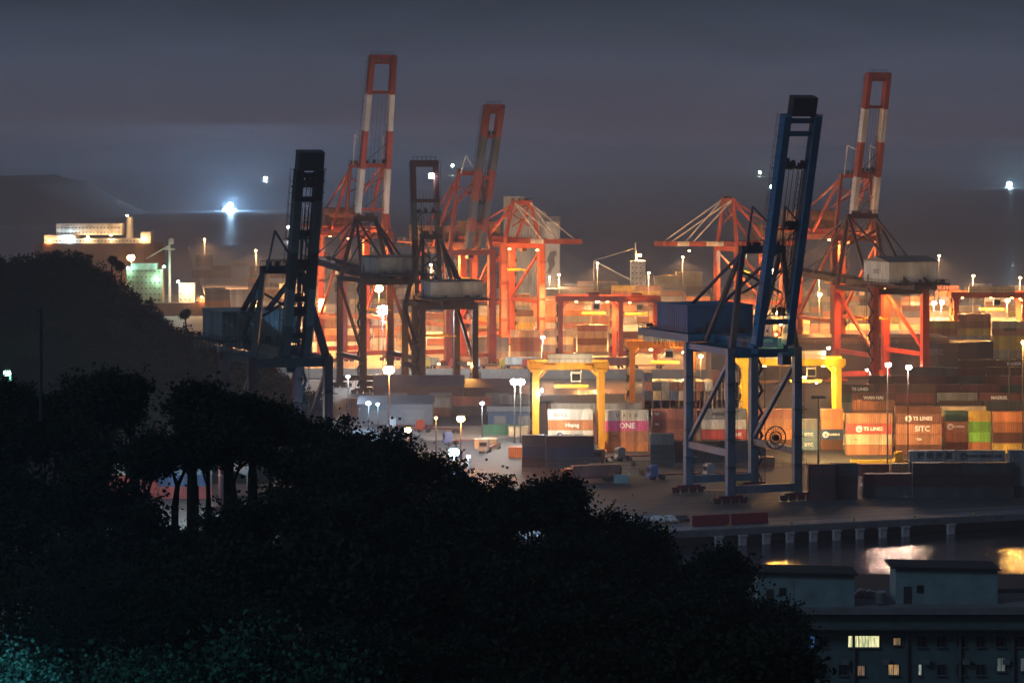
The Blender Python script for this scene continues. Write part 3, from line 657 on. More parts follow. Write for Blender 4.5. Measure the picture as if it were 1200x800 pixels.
# ------------------------------------------------------------------ yard gantries
def rtg(label, pos, rz, span, zt, m, depth=9, box=True, boxm=None, leg=1.7, lamps=(), trolley=None, txt=None, legsx=None):
    t = thing('yard_gantry_crane', label, 'gantry crane', pos, rz, 'yard gantry cranes over the container blocks'); dk = mat('dark_steel', (.035, .035, .04))
    for sx in (0, 1):
        for y in (0, depth):
            MB().beam((sx*span, y, 1.6), (sx*span, y, zt-1.6), leg, leg*.8).box((sx*span, y, zt-2), (leg*1.8, leg, .8)).build('leg', m, t)
            b = MB().box((sx*span, y, 1.2), (1.4, 3.6, .8))
            for k in (-1.1, 1.1): b.tube((sx*span-.35, y+k, .75), (sx*span+.35, y+k, .75), .75, n=12, mi=1)
            b.build('wheel_bogie', [m, mat('tyre', (.02, .02, .02))], t)
        MB().beam((sx*span, 0.7, 2.6), (sx*span, depth-.7, 2.6), .9, 1.0).build('sill_beam', m, t)
        MB().beam((sx*span, 0.7, zt-3.2), (sx*span, depth-.7, zt-3.2), .7, .8).build('end_beam', m, t)
    for y in (.2, depth-.2): MB().beam((-2, y, zt-.8), (span+2, y, zt-.9), 1.3, 2.0).build('girder', m, t)
    b = MB()
    for y in (-.6, depth+.6):
        b.beam((-2, y, zt+1.1), (span+2, y, zt+1.1), .08)
        for k in range(14): x = -2+(span+4)*k/13; b.beam((x, y, zt), (x, y, zt+1.1), .08)
        for k in range(28): x = -2+(span+4)*k/27; b.beam((x, y, zt-1.6), (x, y, zt-2.1), .12)
    stuff(b.build('railing', dk, t))
    if box: MB().box((span*.52, .6, zt+1.25), (span*.68, 2.4, 2.3)).build('electrical_house', boxm or P_HW, t)
    tx = trolley if trolley is not None else span*.55
    MB().box((tx, depth/2, zt+.4), (4.2, depth-.6, 1.2)).build('trolley', m, t)
    MB().box((tx+1, -1.0, zt-3.6), (2.6, 2.0, 2.6), 0).box((tx+1, -2.03, zt-3.7), (2.2, .06, 1.8), 1).build('cab', [P_HW, mat('dark_glass', (.02, .025, .03), .1)], t)
    b = MB()
    for sx in (-2.6, 2.6): b.beam((tx+sx, depth/2, zt-.3), (tx+sx, depth/2, zt-6.4), .08)
    b.build('hoist_rope', dk, t); MB().box((tx, depth/2, zt-6.7), (9, 1.8, .7)).build('spreader', mat('spreader_yellow', (.6, .35, .03)), t)
    b = MB()                            # brackets, cable trays and cabinets
    for y in (.2, depth-.2):
        for sx in (0, 1): b.beam((sx*span, y, zt-5), (sx*span+(3 if sx == 0 else -3), y, zt-1.9), .4)
    stuff(b.build('bracket', m, t))
    for c_, d_ in (((span*.2, -.8, zt-1.0), (3, .5, 1.2)), ((span*.8, -.8, zt-1.0), (2, .5, 1.0)), ((-1.4, depth/2, 4.2), (1.4, 4, 2.6)), ((span+1.4, depth/2, 4.0), (1.4, 3, 2.2))): MB().box(c_, d_).build('cabinet', m, t)
    # zigzag stairs on the left leg
    b = MB(); z = 1.5; k = 0
    while z < zt-3:
        a_, c_ = (.9, depth*.35) if k % 2 == 0 else (depth*.35, .9)
        b.beam((-1.3, a_, z), (-1.3, c_, z+2.3), .6, .1); b.beam((-1.9, -.6, z), (-1.0, -.6, z), .1); b.beam((-1.9, -.6, z), (-1.0, -.6, z+1.2), .08); z += 2.4; k += 1
    for x in (-1.9, -1.0): b.beam((x, -.6, 1.2), (x, -.6, zt-1.8), .16)
    stuff(b.build('stairs', dk, t))
    for l in lamps: flood(t, *l)
    if txt: lettering(txt, 1.0, t, (span*.5, -.4, zt-.8), 0, PW)
    return t
P_YEL = paint('gantry_yellow', (.55, .26, .02)); P_ORA = paint('gantry_orange', (.75, .24, .02))
x, y, _ = G(628, 531)
rtg('yellow rubber-tyred gantry with white box on top over the orange and white stack', (x, y, .01), .01, 17.6, 24.2, P_YEL, depth=11, lamps=[((1.6, -1.0, 17.0), (.6, .85, 1), 9000, (.4, .4, .9)), ((6, 5, 22.4), WARM, 5500), ((13, 5, 22.4), WARM, 5500)])
x, y, _ = G(873, 506)
rtg('bright yellow gantry with white box half hidden by the blue crane', (x, y, .01), .0, 27, 21.0, paint('gantry_bright_yellow', (.80, .50, .02)), depth=10, trolley=18, leg=1.6, lamps=[((17, -1, 15.8), WARM, 22000), ((6, 4, 18.8), AMBER, 40000), ((23, 4, 18.8), AMBER, 40000), ((20.5, -1.3, 14.2), WARM, 9000, (.5, .4, .4)), ((11, -.8, 24.2), AMBER, 9000, (.8, .5, .6)), ((24, -.8, 24.2), WARM, 9000, (.8, .5, .6))])
x, y, _ = G(741, 481)
rtg('orange gantry behind the stacks left of the blue crane', (x, y, .01), .0, 19, 21.5, P_ORA, depth=10, lamps=[((16, -1, 18.3), WARM, 15000), ((6, 4, 18.8), AMBER, 20000)])
x, y, _ = G(657, 427)
rtg('red bridge gantry over the far yard beside the silo', (x, y, .01), -.02, 23, 26.0, P_RED, depth=14, box=False, leg=1.7, txt='SEAPORT 06', lamps=[((6, 5, 23.8), ORANGE, 50000), ((18, 5, 23.8), ORANGE, 50000)])
x, y, _ = G(720, 424)
rtg('red bridge gantry just right of the lettered one', (x, y, .01), -.02, 16, 25.0, P_RED, depth=14, box=False, leg=1.6, lamps=[((6, 5, 22.8), ORANGE, 25000)])
x, y, _ = G(1121, 425)
rtg('long orange bridge gantry with pale box beside the beige block at right', (x, y, .01), -.02, 26, 27.0, P_RED, depth=14, leg=1.8, boxm=paint('cream_box', (.7, .55, .3)), lamps=[((3, 5, 24.8), AMBER, 70000), ((14, 5, 24.8), AMBER, 70000), ((22, 5, 24.8), AMBER, 70000)])

# ------------------------------------------------------------------ lamp posts
def lamp_post(label, px, py, h, c, p, r=.6, em=120, kind='street', D=None, heads=1, down=False, group='lamp posts around the harbour'):
    Y = D or F*(CAMZ-h)/(py-HY); x = (px-600)/F*Y; z0 = CAMZ-(py-HY)*Y/F-h
    t = thing('lamp_post', label, 'lamp post', (x, Y, z0+.01), 0, group)
    MB().tube((0, 0, 0), (0, 0, h), .22, .10, 8).box((0, 0, .15), (.7, .7, .3)).build('post', mat('post_paint', (.03, .03, .033), .6), t)
    MB().beam((0, 0, h), (0, -1.2, h+.25), .14).build('arm', MATS['post_paint'], t)
    e = emit('glow_%d_%d_%d_%d' % (c[0]*99, c[1]*99, c[2]*99, em), c, em)
    r *= 1.35; MB().sphere((0, -1.5, h+.05), r, 10, 6, 0, .8).box((0, -1.5, h+r*.7+.12), (r*1.7, r*1.7, .2), 1).build('lamp_head', [e, mat('lamp_housing', (.1, .1, .1))], t)
    light((0, -1.5, h-r-.45), c, p, t, .4, down)
    return t
lamp_post('sodium lamp post glaring above the dark wooded hill', 154, 302, 25, ORANGE, 120000, 1.49, 200)
lamp_post('upper amber lamp of the pair under the maroon crane girder', 444, 338, 26, AMBER, 70000, 1.35, 150)
lamp_post('brilliant white lamp below the amber one at the maroon crane', 449, 363, 25, WHITE, 90000, 1.62, 200)
lamp_post('small amber lamp between red crane legs, right one', 404, 343, 22, AMBER, 40000, .7, 100)
lamp_post('small amber lamp left of the red crane legs', 378, 353, 22, AMBER, 40000, 1.08, 100)
lamp_post('large orange lamp on the road under the maroon crane', 456, 433, 24, ORANGE, 25000, 1.08, 200)
lamp_post('large orange lamp above the lit road by the tree tops', 540, 490, 13, ORANGE, 12000, 0.74, 220)
lamp_post('orange lamp touching the tree tops', 478, 503, 12, ORANGE, 9000, 0.61, 160)
lamp_post('faint amber lamp just left of the lit road', 511, 489, 10, AMBER, 5000, .3, 60)
lamp_post('left post of the twin white floodlights beside the yellow gantry', 603, 447, 17, (1, .9, .75), 9000, .85, 250)
lamp_post('right post of the twin white floodlights beside the yellow gantry', 610, 447, 17, (1, .9, .75), 9000, .85, 250)
lamp_post('small white lamp above the green shed', 565, 472, 12, WHITE, 6000, .4, 90)
lamp_post('small white lamp on a short post by the dark red crane leg', 408, 441, 14, WHITE, 6000, .4, 90)
lamp_post('cold white lamp beside the blue container under the red bridge', 636, 395, 14, (.7, .9, 1), 14000, .5, 120)
lamp_post('bluish lamp over the workshop roof, left one', 432, 472, 8, BLUEW, 4000, .5, 120)
lamp_post('bluish lamp over the workshop roof, right one', 443, 473, 8, BLUEW, 2500, .35, 90)
lamp_post('glaring blue white lamp behind the tree edge', 532, 529, 15, (.22, .58, 1.0), 30000, .85, 400)
lamp_post('smaller blue lamp right of the glaring blue one', 549, 534, 15, BLUEW, 6000, .3, 120)
lamp_post('white lamp glimpsed through the bare branches', 268, 518, 8, (.9, 1, .85), 1500, .12, 200, D=236)
lamp_post('tall white lamp added over the road glimpsed through the branches', 246, 512, 17, (.9, 1, .92), 16000, .5, 120)  # added to light the stacks behind the branches
lamp_post('blue lamp by the glimpsed stacks', 206, 538, 13, BLUEW, 3000, .3, 90)
lamp_post('cold lamp seen right of the pale hull lights', 1094, 355, 20, WHITE, 20000, .7, 110)
lamp_post('second cold lamp seen right of the pale hull lights', 1103, 354, 20, WHITE, 20000, .7, 110)
lamp_post('amber lamp among red legs behind the blue crane', 821, 417, 15, AMBER, 30000, .5, 110)
lamp_post('tiny pale lamp left of the dark crane boom', 338, 266, 10, WHITE, 5000, 1.2, 40)
lamp_post('amber lamp on the far row between silo and ship', 700, 352, 20, AMBER, 60000, .7, 60)
lamp_post('amber lamp on the far row behind the right yard', 1180, 352, 22, AMBER, 90000, .7, 60)
lamp_post('amber lamp near the far containers at left', 300, 352, 22, AMBER, 60000, .6, 30)
lamp_post('amber lamp behind the striped crane on the right', 960, 345, 22, AMBER, 90000, .7, 60)
lamp_post('pinkish white lamp at the left lit leg of the white logo crane', 1040, 427, 26, (1, .66, .50), 9000, .55, 140)
lamp_post('pinkish white lamp at the right lit leg of the white logo crane', 1064, 430, 26, (1, .66, .50), 9000, .55, 140)
lamp_post('warm lamp added to brighten the grain silo', 644, HY+F*(CAMZ-14)/1545, 14, (1, .74, .5), 60000, .4, 90, D=1545)  # added post that brightens the silo walls
lamp_post('tall amber lamp seen between the blue crane legs and boom', 914, HY+F*(CAMZ-27)/800, 27, AMBER, 26000, .5, 120, D=800)
FL = [(655, 1190), (700, 1320), (760, 1210), (800, 1400), (905, 1240), (960, 1200), (1085, 1150), (1140, 1180), (1195, 1160), (1100, 1420), (340, 1230), (395, 1330), (505, 1300), (630, 1400), (300, 1500), (1040, 1300), (240, 1700)]  # tall posts added to light the far container fronts
for i, (px, D_) in enumerate(FL):
    py = HY+F*(CAMZ-30)/D_
    lamp_post('added amber yard lamp on a tall post far across the channel, %s from the left' % ORD[sorted(FL).index((px, D_))], px, py, 30, (1, .50, .19), 300000, .42, 90, D=D_, down=True, group='added yard lamps of the far terminal')
lamp_post('amber lamp at the right edge over the orange boxes', 1198.5, HY+F*(CAMZ-31)/742, 31, AMBER, 22000, .5, 120, D=742)
# dark mast with a wide unlit head
def mast(label, px, hy, by, w=2.6, c=AMBER, p=0., tilt=0., yawd=0.):
    x, y, _ = G(px, by); z = CAMZ-(hy-HY)*y/F; t = thing('floodlight_mast', label, 'floodlight mast', (x, y, .01), 0, 'floodlight masts in the yard facing away'); dk = mat('dark_steel', (.035, .035, .04))
    MB().tube((0, 0, 0), (0, 0, z), .3, .16, 8).build('mast', dk, t)
    b = MB().box((0, 0, z), (w*1.3, .9, .25))
    for k in range(6): b.box((-w*.6+k*w*.24, -.5, z-.35), (.5, .35, .5)); b.box((-w*.6+k*w*.24, .5, z-.35), (.5, .35, .5))
    b.build('lamp_head', dk, t)
    if p:
        e = emit('glow_%d_%d_%d_%d' % (c[0]*99, c[1]*99, c[2]*99, 30), c, 30); b = MB()
        for k in range(6): b.box((-w*.6+k*w*.24, .70, z-.42), (.42, .04, .34))
        b.build('floodlight', e, t)
        l = bpy.data.lights.new('flood_beam', 'SPOT'); l.energy = p*LK; l.color = c; l.shadow_soft_size = .6; l.spot_size = math.radians(150); l.spot_blend = .7
        o = bpy.data.objects.new('flood_beam', l); COL.objects.link(o); o.parent = t; o.location = (0, 1.2, z-.5); o.rotation_euler = Vector((math.sin(yawd), math.cos(yawd), -.45)).to_track_quat('-Z', 'Y').to_euler()
mast('dark mast with wide dark head in front of the yellow gantry stack', 641, 470, 540, c=(1, .74, .42), p=34000, yawd=.5)
mast('dark mast rising right of the blue crane leg', 959, 464, 545, c=(1, .62, .2), p=100000, yawd=.75)
mast('dark mast standing at the right among the dim rows', 1183, 385, 508, c=(1, .62, .25), p=15000)
def pole(label, px, y0, y1, D, r=.25):
    x, y, z = At(px, y1, D); z2 = At(px, y0, D)[2]
    t = tag(MB().tube((0, 0, 0), (0, 0, z2-z), r, r*.8, 8).box((0, 0, (z2-z)-.3), (r*4, r*2, .15)).build('pole', mat('dark_steel', (.035, .035, .04)), None, loc=(x, y, z)), label, 'pole')
pole('thin dark pole standing up from the tree tops at left', 48, 360, 640, 210, .14)

# ------------------------------------------------------------------ ships
def ship(label, pos, rz, L, Bm, hh, hull, boot, sup, blocks, name='cargo_ship', text=None):
    t = thing(name, label, 'ship', pos, rz)
    n = 14; prof = []
    for k in range(n+1):
        f = k/n; w = Bm/2*(1-max(0, (f-.8)/.2)**2*.97)*(1 if f > .06 else .8+f*3.3); prof.append((-L/2+L*f, w))
    poly = [(x, -w) for x, w in prof]+[(x, w) for x, w in prof[::-1]]
    MB().prism(poly, -1.0, 2.2).build('boot_top', boot, t); MB().prism([(x*1.005, y*1.005) for x, y in poly], 2.2, hh).build('hull', hull, t)
    b = MB()
    for k in range(len(poly)):
        a, c = poly[k], poly[(k+1) % len(poly)]
        b.beam((a[0], a[1], hh+1.1), (c[0], c[1], hh+1.1), .1); b.beam((a[0], a[1], hh), (a[0], a[1], hh+1.1), .1)
    stuff(b.build('railing', P_HW, t))
    for (x0, x1, w, z0, z1, m, nm) in blocks:
        o = MB().box(((x0+x1)/2, 0, hh+(z0+z1)/2), (x1-x0, w, z1-z0)).build(nm, m, t)
        if nm == 'deckhouse':
            wb = MB(); z = z0+1.6
            while z < z1-.5:
                k = x0+1
                while k < x1-1: wb.box((k, -w/2-.03, hh+z), (.8, .06, .7)); k += 2.2
                z += 2.9
            stuff(wb.build('window', mat('lit_window', (.9, .8, .5)) if False else mat('dark_glass', (.02, .025, .03), .1), o))
    if text:
        for tx_ in (text[2], text[2]-44): lettering(text[0], text[1], t, (tx_, -Bm/2*1.005-.05, text[3]), 0, mat('worn_print', (.35, .33, .30)))
    return t
P_HULL = paint('hull_grey', (.07, .065, .07)); P_BOOT = paint('boot_tan', (.50, .30, .14)); P_SHW = paint('ship_white', (.70, .66, .58)); P_HBR = paint('hull_brown', (.16, .09, .06))
x, y = 124, 1040
t = ship('container ship with dark grey hull moored across the channel at right', (x, y, WL), .03, 104, 24, 15.5, P_HULL, P_BOOT, P_SHW, [(-44, -30, 20, 0, 9, P_SHW, 'deckhouse'), (-24, 4, 22, 0, 2, P_HBR, 'hatch_cover'), (8, 34, 22, 0, 2, P_HBR, 'hatch_cover')], text=('SITC', 2.0, 29, 12.2))
x, y, _ = At(205, 330, 1395)
t = ship('cargo ship with beige deckhouse and greenish deck lights beyond the wooded hill', (-163-20, 1445, WL), .04, 96, 17, 9, P_HBR, paint('boot_red', (.25, .05, .04)), P_SHW,
         [(-12, 6, 14, 0, 17, paint('deck_beige', (.40, .33, .22)), 'deckhouse'), (-10, 3, 12, 17, 20, P_SHW, 'bridge'), (14, 22, 8, 0, 10, P_SHW, 'deckhouse'), (24, 38, 14, 0, 3, P_HBR, 'hatch_cover')])
MB().tube((9, 0, 9), (9, 0, 41), .8, .6, 8).box((9, 0, 36), (5, .8, .8)).tube((9, 0, 38), (-3, 0, 31), .35, .3, 6).box((10, 0, 40), (2.2, 1.6, 3)).build('mast', P_SHW, t)
for (xx, zz, c, p) in ((-11, 27, GREEN, 1800), (7, 27.5, GREEN, 2500), (3, 22, GREEN, 2000), (14, 20, (.9, 1, .9), 3000), (20, 16, WARM, 4000), (30, 14, WARM, 3000), (26, 12, ORANGE, 3000)): flood(t, (xx, -9.6, zz), c, p, (1.1, .6, .8), True, 60)
x, y, _ = At(118, 300, 1750)
t = ship('large white ship with long lit upper deck behind the wooded hill', (x, 1750, WL), 0, 78, 24, 30, P_HBR, P_BOOT, P_SHW,
         [(-33, -14, 20, 0, 5, P_SHW, 'deckhouse'), (-26, 14, 16, 5.02, 12, P_SHW, 'deckhouse'), (-14, 26, 22, 0, 3, P_SHW, 'deckhouse'), (26, 32, 20, 0, 7, P_SHW, 'bridge')])
MB().tube((18, 0, 32), (18, 0, 46), 2.3, 1.9, 12).build('funnel', P_SHW, t)
for (xx, zz, c, p) in ((18, 47, WARM, 5000), (-18, 34, (.5, .8, 1), 5000), (-6, 34, WARM, 3000), (8, 35, WARM, 2500), (-30, 32, ORANGE, 4000), (28, 33.5, WARM, 2500)): flood(t, (xx, -12.5, zz), c, p, (1.2, .6, .8), True, 50)
t = ship('general cargo ship with derrick and warm mast light on the far berth', (G(742, 345)[0], 1560, WL), 0, 90, 16, 12, P_HBR, P_BOOT, P_SHW, [(-5, 3, 10, 0, 14, P_SHW, 'deckhouse'), (8, 20, 13, 0, 6, paint('tarp_beige', (.5, .4, .22)), 'deck_cargo'), (20, 34, 13, 0, 8, paint('tarp_beige', (.5, .4, .22)), 'deck_cargo'), (-34, -12, 13, 0, 3, P_HBR, 'hatch_cover')], name='general_cargo_ship')
MB().tube((-2, 0, 12), (-2, 0, 36), .9, .5, 8).tube((-4, 0, 15), (-25, 0, 26), .45, .3, 6).tube((-2, 0, 33), (-25, 0, 26), .1, .1, 4).tube((-25, 0, 26), (-25, 0, 12), .2, .2, 4).build('derrick', P_SHW, t)
flood(t, (0, -1.5, 29), AMBER, 70000, (1.6, .8, 1.2), True, 150)

def barge(label, px, py, L, Bm, h, rz, hull, tug=False):
    x, y, _ = G(px, py, WL); t = thing('tugboat' if tug else 'barge', label, 'tugboat' if tug else 'barge', (x, y, WL), rz); dk = mat('dark_glass', (.02, .025, .03), .1)
    MB().prism([(-L/2, -Bm/2), (L*.3, -Bm/2), (L/2, 0), (L*.3, Bm/2), (-L/2, Bm/2)], -.5, h).build('hull', hull, t)
    x0, x1 = (-L*.15, L*.2) if tug else (-L*.45, -L*.3)
    MB().box(((x0+x1)/2, 0, h+1.6), (x1-x0, Bm*.6, 3.2)).build('deckhouse', P_HW, t); MB().box(((x0+x1)/2, 0, h+4.4), ((x1-x0)*.6, Bm*.45, 2.4)).build('wheelhouse', P_HW, t)
    MB().box(((x0+x1)/2, -Bm*.225-.03, h+4.6), ((x1-x0)*.5, .06, 1.0)).build('window', dk, t)
    MB().tube(((x0+x1)/2, 0, h+5), ((x0+x1)/2, 0, h+12), .18, n=6).beam(((x0+x1)/2-1.5, 0, h+10), ((x0+x1)/2+1.5, 0, h+10), .15).build('mast', P_HW, t)
    if not tug: MB().box((L*.06, 0, h+.6), (L*.62, Bm*.7, 1.2)).build('hatch_cover', mat('hatch_brown', (.12, .08, .07)), t)
barge('long blue barge lying in the channel behind the centre crane legs', 512, 455, 26, 7, 2.6, -.75, paint('hull_blue', (.03, .05, .12)))
barge('dark tug moored at the bend right of the blue barge', 556, 464, 15, 6, 3.0, -.6, mat('tug_black', (.03, .03, .035)), True)
barge('small dark tug against the channel bank by the twin floodlights', 588, 473, 12, 5, 2.4, -.3, mat('tug_black', (.03, .03, .035)), True)
# ------------------------------------------------------------------ silo, sheds
def silo():
    x, y, _ = At(590, 300, 1600); t = thing('grain_silo', 'tall ribbed grain silo building with pale disc painted on its end', 'silo', (x, y, 0), 0)
    m = paint('silo_concrete', (.5, .46, .40)); m2 = paint('silo_side', (.42, .40, .37))
    MB().box((6, 10, 29), (12, 20, 56.5)).build('tower', m, t); MB().box((22, 10, 23), (20, 18, 46), 0).build('bin_block', m2, t); MB().box((27, -2.0, 22), (9, 5.9, 42), 0).build('end_wall', m, t)
    b = MB()
    for k in range(12): b.tube((.6+k, -.05, 1), (.6+k, -.05, 56.8), .45, .45, 8)
    for k in range(6): b.tube((12.9+k*1.8, .9, 1), (12.9+k*1.8, .9, 45.5), .9, .9, 8)
    stuff(b.build('wall_rib', m, t))
    MB().add([(12, 1, 46), (24, 1, 46), (24, 1, 48), (12, 1, 54), (12, 16, 46), (24, 16, 46), (24, 16, 48), (12, 16, 54)], [(0, 1, 2, 3), (5, 4, 7, 6), (3, 2, 6, 7), (1, 5, 6, 2), (0, 3, 7, 4)]).build('conveyor_head', m2, t)
    b = MB(); b.add([(27.5+3.1*math.cos(a_), -5.0, 36+3.4*math.sin(a_)) for a_ in [2*math.pi*k/18 for k in range(18)]], [tuple(range(18))]); b.build('painted_disc', paint('disc_cream', (.58, .52, .42)), t)
    b = MB(); b.add([(24+p[0], -5.0, 14+p[1]) for p in ((0, 0), (1.6, 4), (.4, 8), (2.2, 12), (5, 13), (6, 11), (4.4, 9), (5, 5), (3, 2), (2.6, 0))], [tuple(range(10))]); b.build('painted_patch', paint('patch_dark', (.10, .09, .10)), t)
silo()
def shed(label, px, by, w, d, h, wall, roofm, rz=0, doors=2):
    x, y, _ = G(px, by); t = thing('warehouse', label, 'warehouse', (x, y, 0), rz)
    MB().box((w/2, d/2, h/2), (w, d, h)).build('wall', wall, t)
    MB().add([(-.4, -.4, h), (w+.4, -.4, h), (w+.4, d+.4, h), (-.4, d+.4, h), (-.4, d/2, h+d*.12), (w+.4, d/2, h+d*.12)], [(0, 1, 5, 4), (2, 3, 4, 5), (0, 4, 3), (1, 2, 5), (3, 2, 1, 0)]).build('roof', roofm, t)
    for k in range(doors):
        MB().box((w*(k+.5)/doors, -.06, h*.36), (w/doors*.5, .1, h*.7)).build('shutter_door', mat('shutter', (.2, .22, .24), .5), t)
    return t
MW = mat('shed_wall', (.16, .18, .22), .7); MR = mat('shed_roof', (.09, .11, .15), .6, scale=.2)
shed('long low shed with pale roof behind the glaring blue lamp', 420, 497, 22, 16, 6, MW, MR)
shed('blue roofed shed left of the green container', 572, 500, 14, 9, 4.6, mat('shed_blue', (.04, .10, .22), .6), mat('roof_pale', (.5, .55, .6), .5))
shed('dark warehouse under the centre crane legs', 438, 480, 28, 22, 7.5, mat('shed_brown', (.12, .08, .08), .8), mat('roof_grey', (.13, .12, .15), .7))
shed('wide dark warehouse roof left of the twin floodlights', 500, 476, 30, 18, 6, mat('shed_brown', (.12, .08, .08), .8), mat('roof_maroon', (.15, .08, .09), .7))
shed('pale shed at the foot of the dark crane', 308, 520, 12, 9, 6, mat('shed_pale', (.30, .31, .34), .7), MR)
stack(574, 513, ['green'], 'the row under the blue roofed shed', at=G(566, 509), rz=.0)
stack(600, 511, ['beige'], 'the row right of the green container', size=20, at=G(596, 511))
for i, (px, by, cs, sz, w) in enumerate(((405, 488, ['rust red', 'brown'], 40, 'the low pile left of the dark warehouse'), (450, 492, ['maroon'], 40, 'the row before the dark warehouse'), (505, 488, ['brown', 'grey'], 20, 'the short pile beside the pale yard road'), (530, 486, ['dark grey', 'rust red'], 40, 'the low pile beneath the small white lamp'),
        (585, 484, ['dark brown', 'grey'], 40, 'the pile behind the twin floodlights'), (556, 526, ['beige'], 20, 'the row right of the orange lamp'), (596, 536, ['orange'], 20, 'the row left of the dark front pile'), (880, 548, ['orange-brown'], 20, 'the place under the cable reel'))):
    stack(px, by, cs, w, size=sz, rz=.03*(i % 3))
def fence(label, p, q, h=2.2):
    t = thing('yard_fence', label, 'fence', (p[0], p[1], .01), math.atan2(q[1]-p[1], q[0]-p[0])); L = math.hypot(q[0]-p[0], q[1]-p[1]); n = int(L/3); gm = mat('fence_steel', (.12, .12, .11), .6)
    pm_ = MB().box((0, 0, h/2), (.1, .1, h)).mesh('fence_post', gm)
    for k in range(n+1): ob('post', pm_, t, (L*k/n, 0, 0))
    b = MB()
    for z in (.3, 1.2, h-.1): b.beam((0, 0, z), (L, 0, z), .06)
    for k in range(int(L/.5)): b.beam((.25+k*.5, 0, .1), (.25+k*.5, 0, h-.1), .035)
    stuff(b.build('fence_mesh', gm, t))
fence('steel mesh fence along the yard behind the blue crane feet', G(612, 553), G(800, 549))
fence('steel mesh fence between the yard road and the unlit boxes', G(806, 549), G(945, 548))
def clutter(label, px, by, w, kind, m):
    x, y, _ = G(px, by); b = MB()
    if kind == 'pallet_stack':
        for k in range(9): b.box((R.uniform(-.05, .05), 0, .08+k*.16), (1.2, 1.0, .05)).box((0, 0, .02+k*.16), (.1, 1.0, .09)).box((-.5, 0, .02+k*.16), (.1, 1.0, .09)).box((.5, 0, .02+k*.16), (.1, 1.0, .09))
    elif kind == 'generator':
        b.box((0, 0, 1.2), (3.6, 1.5, 1.8)).box((0, 0, .2), (3.8, 1.6, .2)).tube((1.2, 0, 2.1), (1.2, 0, 2.9), .1).box((-1.2, -.78, 1.2), (.8, .06, 1.2))
    else:
        for k in range(5): b.beam((-2.5+k*1.25, -1.2, 0), (-2.5+k*1.25, -1.2, 2.6), .12).beam((-2.5+k*1.25, 1.2, 0), (-2.5+k*1.25, 1.2, 2.6), .12)
        for z in (.9, 1.8, 2.6):
            for yy in (-1.2, 1.2): b.beam((-2.5, yy, z), (2.5, yy, z), .1)
        b.box((0, 0, 2.68), (5.3, 2.7, .1))
    o = b.build(kind, m, None, loc=(x, y, .01)); tag(o, label, kind.replace('_', ' '))
for a_ in (('stack of pallets by the fence left of the blue crane', 742, 545, 0, 'pallet_stack', mat('pallet_wood', (.25, .17, .09))), ('second stack of pallets nearer the blue crane', 752, 556, 0, 'pallet_stack', MATS['pallet_wood']),
           ('grey generator set standing on the apron left of the crane', 728, 566, 0, 'generator', mat('gen_grey', (.22, .24, .24))), ('yellow generator set between the blue crane legs', 872, 566, 0, 'generator', mat('gen_yellow', (.55, .36, .04))),
           ('steel lashing cage rack beside the dark front pile', 702, 556, 0, 'lashing_rack', mat('rack_steel', (.2, .15, .1))), ('steel lashing rack behind the red hoardings', 838, 588, 0, 'lashing_rack', MATS['rack_steel'])): clutter(*a_)
# tank and truck clutter
def truck(label, px, by, rz, cab, trailer=True, load=None):
    x, y, _ = G(px, by); t = thing('container_truck', label, 'truck', (x, y, .01), rz, 'trucks and trailers in the yard')
    MB().box((1.1, 0, 2.0), (2.1, 2.4, 2.6)).box((1.25, 0, 3.45), (1.4, 2.2, .3)).box((.3, 0, .9), (1.4, 2.3, .7)).build('cab', cab, t)
    MB().box((.03, 0, 2.4), (.06, 2.0, 1.0)).build('windscreen', mat('dark_glass', (.02, .025, .03), .1), t)
    MB().beam((1.8, 0, 1.15), (14, 0, 1.15), 1.1, .35).box((13, 0, 1.2), (1.2, 2.3, .3)).box((4, 0, 1.2), (.8, 2.3, .3)).build('chassis', mat('chassis_red', (.14, .03, .03)), t)
    wm = MB().tube((0, -.2, 0), (0, .2, 0), .5, n=12).mesh('wheel', mat('tyre', (.02, .02, .02)))
    for xx in (1.0, 3.6, 11.2, 12.5):
        for yy in (-1.05, 1.05): ob('wheel', wm, t, (xx, yy, .5))
    if load: container(x+8.3*math.cos(rz), y+8.3*math.sin(rz), 1.45, rz, load, 40, '%s container carried by the %s' % (load, label.replace(', ', ' ')), 'containers on trucks')
truck('yard truck with empty trailer on the road before the pink box', 722, 540, .35, mat('cab_grey', (.15, .15, .17), .4))
truck('yard truck hauling past the dark pair', 700, 543, 1.1, mat('cab_dark', (.06, .06, .07), .4))
truck('white cab truck on the quay road under the yard masts', 1010, 575, .05, mat('cab_white', (.5, .5, .5), .4), load='maroon')
truck('truck waiting below the brown lettered stack', 1048, 545, 0.0, mat('cab_yellow', (.5, .3, .04), .4))
for i, px in enumerate((470, 498, 527, 556, 585, 612, 690, 735)):
    truck('far truck on the bright quay, %s from the left' % ORD[i], px, 431.5, 0.02, mat(('cab_white2', 'cab_yellow2', 'cab_red2')[i % 3], ((.6, .6, .6), (.6, .4, .05), (.5, .06, .04))[i % 3], .4), load=None if i % 2 else ('beige', 'orange', 'white', 'rust red')[i//2])
for i, (px, by, a_) in enumerate(((455, 503, .1), (488, 506, -.2), (520, 521, .3), (566, 531, 1.3), (660, 566, .36), (760, 562, .36), (826, 560, .36))):
    truck('lone near truck, %s from the left' % ORD[i], px, by, a_, mat('cab_%d' % (i % 3), ((.3, .3, .32), (.45, .08, .04), (.1, .14, .3))[i % 3], .4), load=('rust red' if i == 4 else None))
